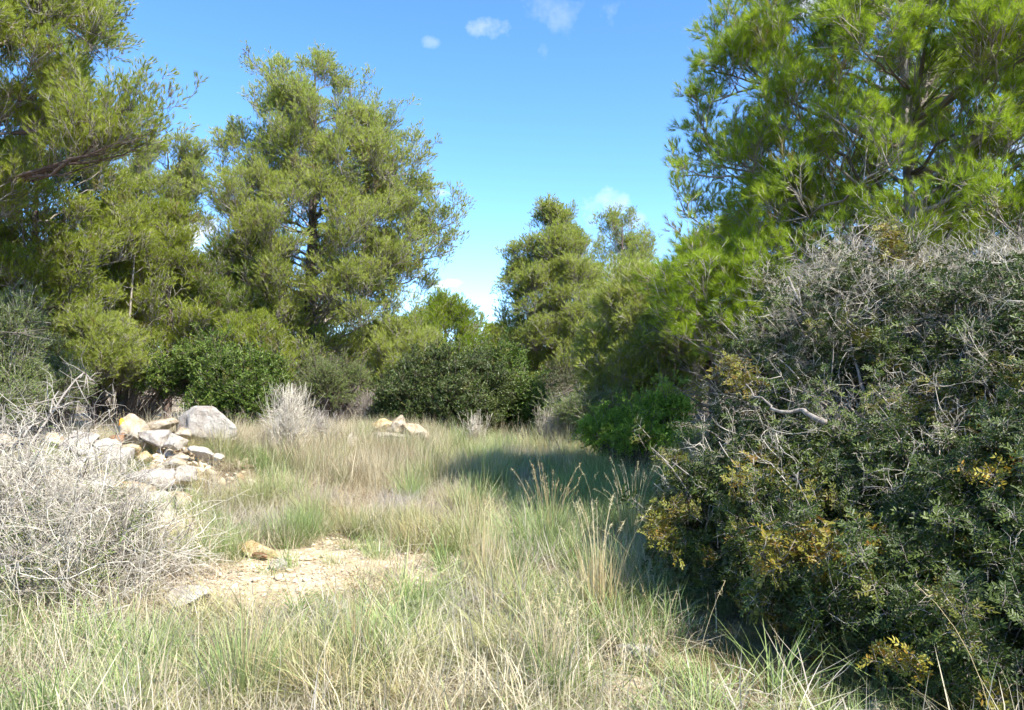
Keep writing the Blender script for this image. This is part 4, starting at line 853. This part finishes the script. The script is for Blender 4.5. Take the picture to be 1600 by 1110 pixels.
TUFT = [group_of(TUFT, 400+i, 3, .11) for i in range(8)]+[group_of([tuft(470+j, 46, .50, .1, [.5, .35, .65, .3][j % 4], [.9, .5, 1.3, .7][j % 4], [.005, .0065, .0042, .0055][j % 4], .06) for j in range(8)], 420+i, 3, .13) for i in range(10)]
LIT = [group_of(LIT, 450+i, 4, .15) for i in range(8)]+[group_of([litter2(480+j) for j in range(8)], 440+i, 4, .16) for i in range(10)]
def near_vid(y): n_ = RNG.random(len(y)) < sstep(9.5, 6.0, y)*.85+.08; return np.where(n_, RNG.integers(8, 18, len(y)), RNG.integers(0, 8, len(y)))
def sample(n, power=1.0):
    """positions over the field, denser near the camera"""
    y = 3.0+(19.5-3.0)*RNG.random(n)**power; x = RNG.uniform(-1, 1, n)*(.72*y+1.2); return x, y
pile = lambda x, y: np.clip(1.5*np.exp(-((x+4.3)/.9)**2-((y-9.6)/1.5)**2), 0, 1)
under = lambda x, y: sstep(.0, .5, x-(.42+.06*y))*sstep(7.5, 6.0, y)*sstep(3.2, 3.8, y)
RNG = np.random.default_rng(123)
# green clumps
x, y = sample(5200, 1.0); g = vnoise(x, y, .8, 3)*.6+vnoise(x, y, 2.3, 4)*.5
field = sstep(-1.5, .5, x)*sstep(8, 10, y)
fg = sstep(8.5, 7.5, y); pr = (.05+.95*sstep(.40-.04*fg, .60, g))*np.where(RNG.random(len(x)) < .06, 1, 1-bare(x, y)*1.6)*(1-.6*np.exp(-((x+1.5)/1.3)**2-((y-5.75)/.35)**2))*(1-.9*pile(x, y))*(1-.93*under(x, y))+.5*field
ldry = sstep(-2.2, -3.6, x)*sstep(10, 12.5, y); pr = pr*(1-.75*ldry)
ok = RNG.random(len(x)) < pr*.62; x = x[ok]; y = y[ok]; ldry = ldry[ok]; n = len(x)
S = RNG.uniform(.45, 1.2, n)*(1+.12*sstep(8, 10, y))*(.75+.5*vnoise(x, y, 1.9, 12)); tint = np.clip(vnoise(x, y, 1.3, 7)*1.8-.85+RNG.normal(0, .22, n)+.25*ldry, 0, 1)
E = np.stack([RNG.normal(0, .12, n), RNG.normal(0, .12, n), RNG.uniform(0, 6.28, n)], 1)
S3 = np.stack([S*1.1, S*1.1, S*RNG.uniform(.8, 1.15, n)*(1-.35*sstep(5, 3, y))], 1)
hfac = lambda x, y: np.stack([np.ones(len(x)), np.ones(len(x)), 1-.55*np.exp(-((x+1.4)/1.5)**2-((y-5.35)/.8)**2)-.5*np.exp(-((x-.75)/.5)**2-((y-4.15)/.45)**2)], 1)
o = scatter('green_grass', TUFT, [M_green], np.stack([x, y, gh(x, y)], 1), E, S3*hfac(x, y), tint, vid=near_vid(y)); o['label'] = 'grey green fine bladed grass covering the clearing'; print('green', n)
# straw litter
x, y = sample(4200, .9); pr = (.8-.2*sstep(6.5, 5, y))*(1-.93*bare(x, y))*(1-.8*pile(x, y))*(1-.72*under(x, y)); ok = RNG.random(len(x)) < pr; x = x[ok]; y = y[ok]; n = len(x)
E = np.stack([RNG.normal(0, .15, n), RNG.normal(0, .15, n), RNG.uniform(0, 6.28, n)], 1); tint = np.clip(vnoise(x, y, 1.6, 8)*1.6-.6, 0, 1)
o = scatter('dry_grass', LIT, [M_dry], np.stack([x, y, gh(x, y)], 1), E, RNG.uniform(.7, 1.25, n)[:, None]*np.stack([np.ones(n), np.ones(n), (1-.6*under(x, y))*hfac(x, y)[:, 2]], 1), tint, vid=near_vid(y)); o['label'] = 'pale dry straw lying between the green grass'; print('dry', n)
# tall dry grass behind the rocks and around the tall pine
TALL = [tuft(60+i, 46, .62, .1, .22, .35, .0042, .10) for i in range(4)]
n = 4800; x = RNG.uniform(-9, 1.0, n); y = RNG.uniform(10.6, 17, n); pr = np.where(x < -1, sstep(-1, -1.8, x), .1)*(1-.75*pile(x, y)); pr *= .9; ok = RNG.random(n) < pr; x = x[ok]; y = y[ok]; n = len(x)
E = np.stack([RNG.normal(0, .15, n), RNG.normal(0, .15, n), RNG.uniform(0, 6.28, n)], 1)
o = scatter('tall_dry_grass', TALL, [M_dry], np.stack([x, y, gh(x, y)], 1), E, RNG.uniform(.6, 1.15, n), np.zeros(n)); o['label'] = 'tall pale yellow grass behind the rock pile and under the pines'
# short green under the mastic bush
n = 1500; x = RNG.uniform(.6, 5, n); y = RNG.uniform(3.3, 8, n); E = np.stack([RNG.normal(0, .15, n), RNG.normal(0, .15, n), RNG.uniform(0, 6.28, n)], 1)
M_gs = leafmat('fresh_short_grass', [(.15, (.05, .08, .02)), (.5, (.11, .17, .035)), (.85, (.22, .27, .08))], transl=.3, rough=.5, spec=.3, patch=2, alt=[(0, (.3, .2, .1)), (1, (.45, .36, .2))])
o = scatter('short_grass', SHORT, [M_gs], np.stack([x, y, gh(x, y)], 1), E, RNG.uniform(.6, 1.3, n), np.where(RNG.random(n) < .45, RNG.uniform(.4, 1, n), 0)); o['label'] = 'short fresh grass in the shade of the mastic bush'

# single tall stalks with seed heads
def stalk_v(seed):
    r = np.random.default_rng(seed); b = MB(); L_ = .85; a = abs(r.normal(0, .12)); q = np.zeros(3); pts = [q]; curl = r.uniform(.15, 1.0)
    for k in range(8): a += curl/8*(k/4); q = q+np.array([math.sin(a), 0, math.cos(a)])*L_/8; pts.append(q)
    b.tube(pts, np.linspace(.0018, .0009, 9), 3, 0, r.random())
    for k in range(12):
        f = r.uniform(.82, 1); p = pts[7]*(1-(f-.82)/.18)+pts[8]*((f-.82)/.18); d = unit(pts[8]-pts[7]+r.normal(size=3)*.35); b.tri_blade(p, d, unit(np.cross(d, r.normal(size=3))), .028, .003, 0, r.random())
    return b
STK = [stalk_v(i) for i in range(8)]
x, y = sample(900, 1.1); ok = (bare(x, y) < .4)&(under(x, y) < .5)&(RNG.random(len(x)) < .6); x = x[ok]; y = y[ok]; n = len(x)
E = np.stack([RNG.normal(0, .15, n), RNG.normal(0, .15, n), RNG.uniform(0, 6.28, n)], 1)
o = scatter('grass_stalks', STK, [M_gold], np.stack([x, y, gh(x, y)], 1), E, RNG.uniform(.55, 1.1, n), np.zeros(n)); o['label'] = 'thin straw coloured flowering stalks scattered through the grass'

# clumps one can point at
def clump(label, px, py, n, L_, w_, mat, lean=.2, curl=.4, rad=.12, heads=True, group='grass clumps one can tell apart', leanx=0):
    Y = None
    for yy in np.linspace(3, 19, 800):
        p = at(px, py, yy)
        if p[2] <= gh(p[0], p[1]): Y = yy; break
    p0 = at(px, py, Y); p0[2] = float(gh(p0[0], p0[1])); root = thing('grass_clump', label, 'grass clump', p0, group); r = np.random.default_rng(int(px*3+py)); b = MB(); hd = MB()
    for k in range(n):
        az = r.uniform(0, 6.28); d = rad*math.sqrt(r.random()); p = p0+np.array([math.cos(az)*d, math.sin(az)*d, -.02]); l_ = L_*r.uniform(.5, 1.05); blade(b, r, p, az, l_, abs(r.normal(0, lean)), r.normal(curl, .3), w_*r.uniform(.7, 1.2), 0, r.random(), 4)
    b.build('blades', [mat], root, p0, kind='stuff')
    if heads:
        for k in range(max(6, n//12)):
            az = r.uniform(0, 6.28); h = np.array([math.cos(az), math.sin(az), 0]); a = abs(r.normal(0, .12)); curl_ = r.uniform(.1, 1.1); q = p0+h*rad*r.random()*.6; pts = [q]; l_ = L_*r.uniform(1.0, 1.45)
            for j in range(8): a += curl_/8*(j/4); q = q+(h*math.sin(a)+np.array([0, 0, math.cos(a)]))*l_/8; pts.append(q)
            hd.tube(pts, np.linspace(.0022, .001, 9), 3, 0, r.random())
            for j in range(14):
                f = r.random(); pp = pts[7]*(1-f)+pts[8]*f; dd = unit(pts[8]-pts[7]+r.normal(size=3)*.3); hd.tri_blade(pp, dd, unit(np.cross(dd, r.normal(size=3))), .03, .0032, 0, r.random())
        hd.build('seed_stalks', [M_gold], root, p0, kind='stuff')
clump('tall golden grass clump at the edge of the bush shadow', 935, 965, 230, .62, .0042, M_gold, .13, .25, .15)
clump('second tall straw clump standing right of the bare patch', 755, 900, 200, .55, .004, M_gold, .14, .3, .16)
clump('dense grey green tussock above the hollow ochre rock', 455, 850, 420, .48, .0038, M_green, .38, .45, .24, False)
clump('round green tussock overhanging the back of the bare patch', 590, 872, 260, .30, .0038, M_green, .4, .5, .14, False)
clump('green tussock in the middle of the bare patch front', 660, 960, 260, .42, .004, M_green, .3, .4, .16, False)
clump('wide yellow green tussock at the bottom left', 380, 1090, 330, .5, .0042, M_green, .35, .5, .16)
clump('fresh green tussock at the bottom, left of the middle', 560, 1060, 300, .45, .004, M_green, .3, .5, .14)
clump('olive tussock at the bottom near the middle', 860, 1075, 300, .40, .004, M_green, .35, .5, .16)
clump('tall green tussock in the field left of the golden clump', 860, 860, 330, .62, .0042, M_green, .22, .35, .22)
clump('shadowed tall tussock beside the mastic bush', 990, 850, 300, .62, .0042, M_green, .22, .35, .2)
clump('yellow tuft growing beside the big grey boulder', 300, 705, 120, .36, .004, M_gold, .3, .4, .08, False)
clump('bleached grass tuft below the white stones of the pile', 275, 850, 260, .45, .004, M_gold, .35, .5, .16, False)
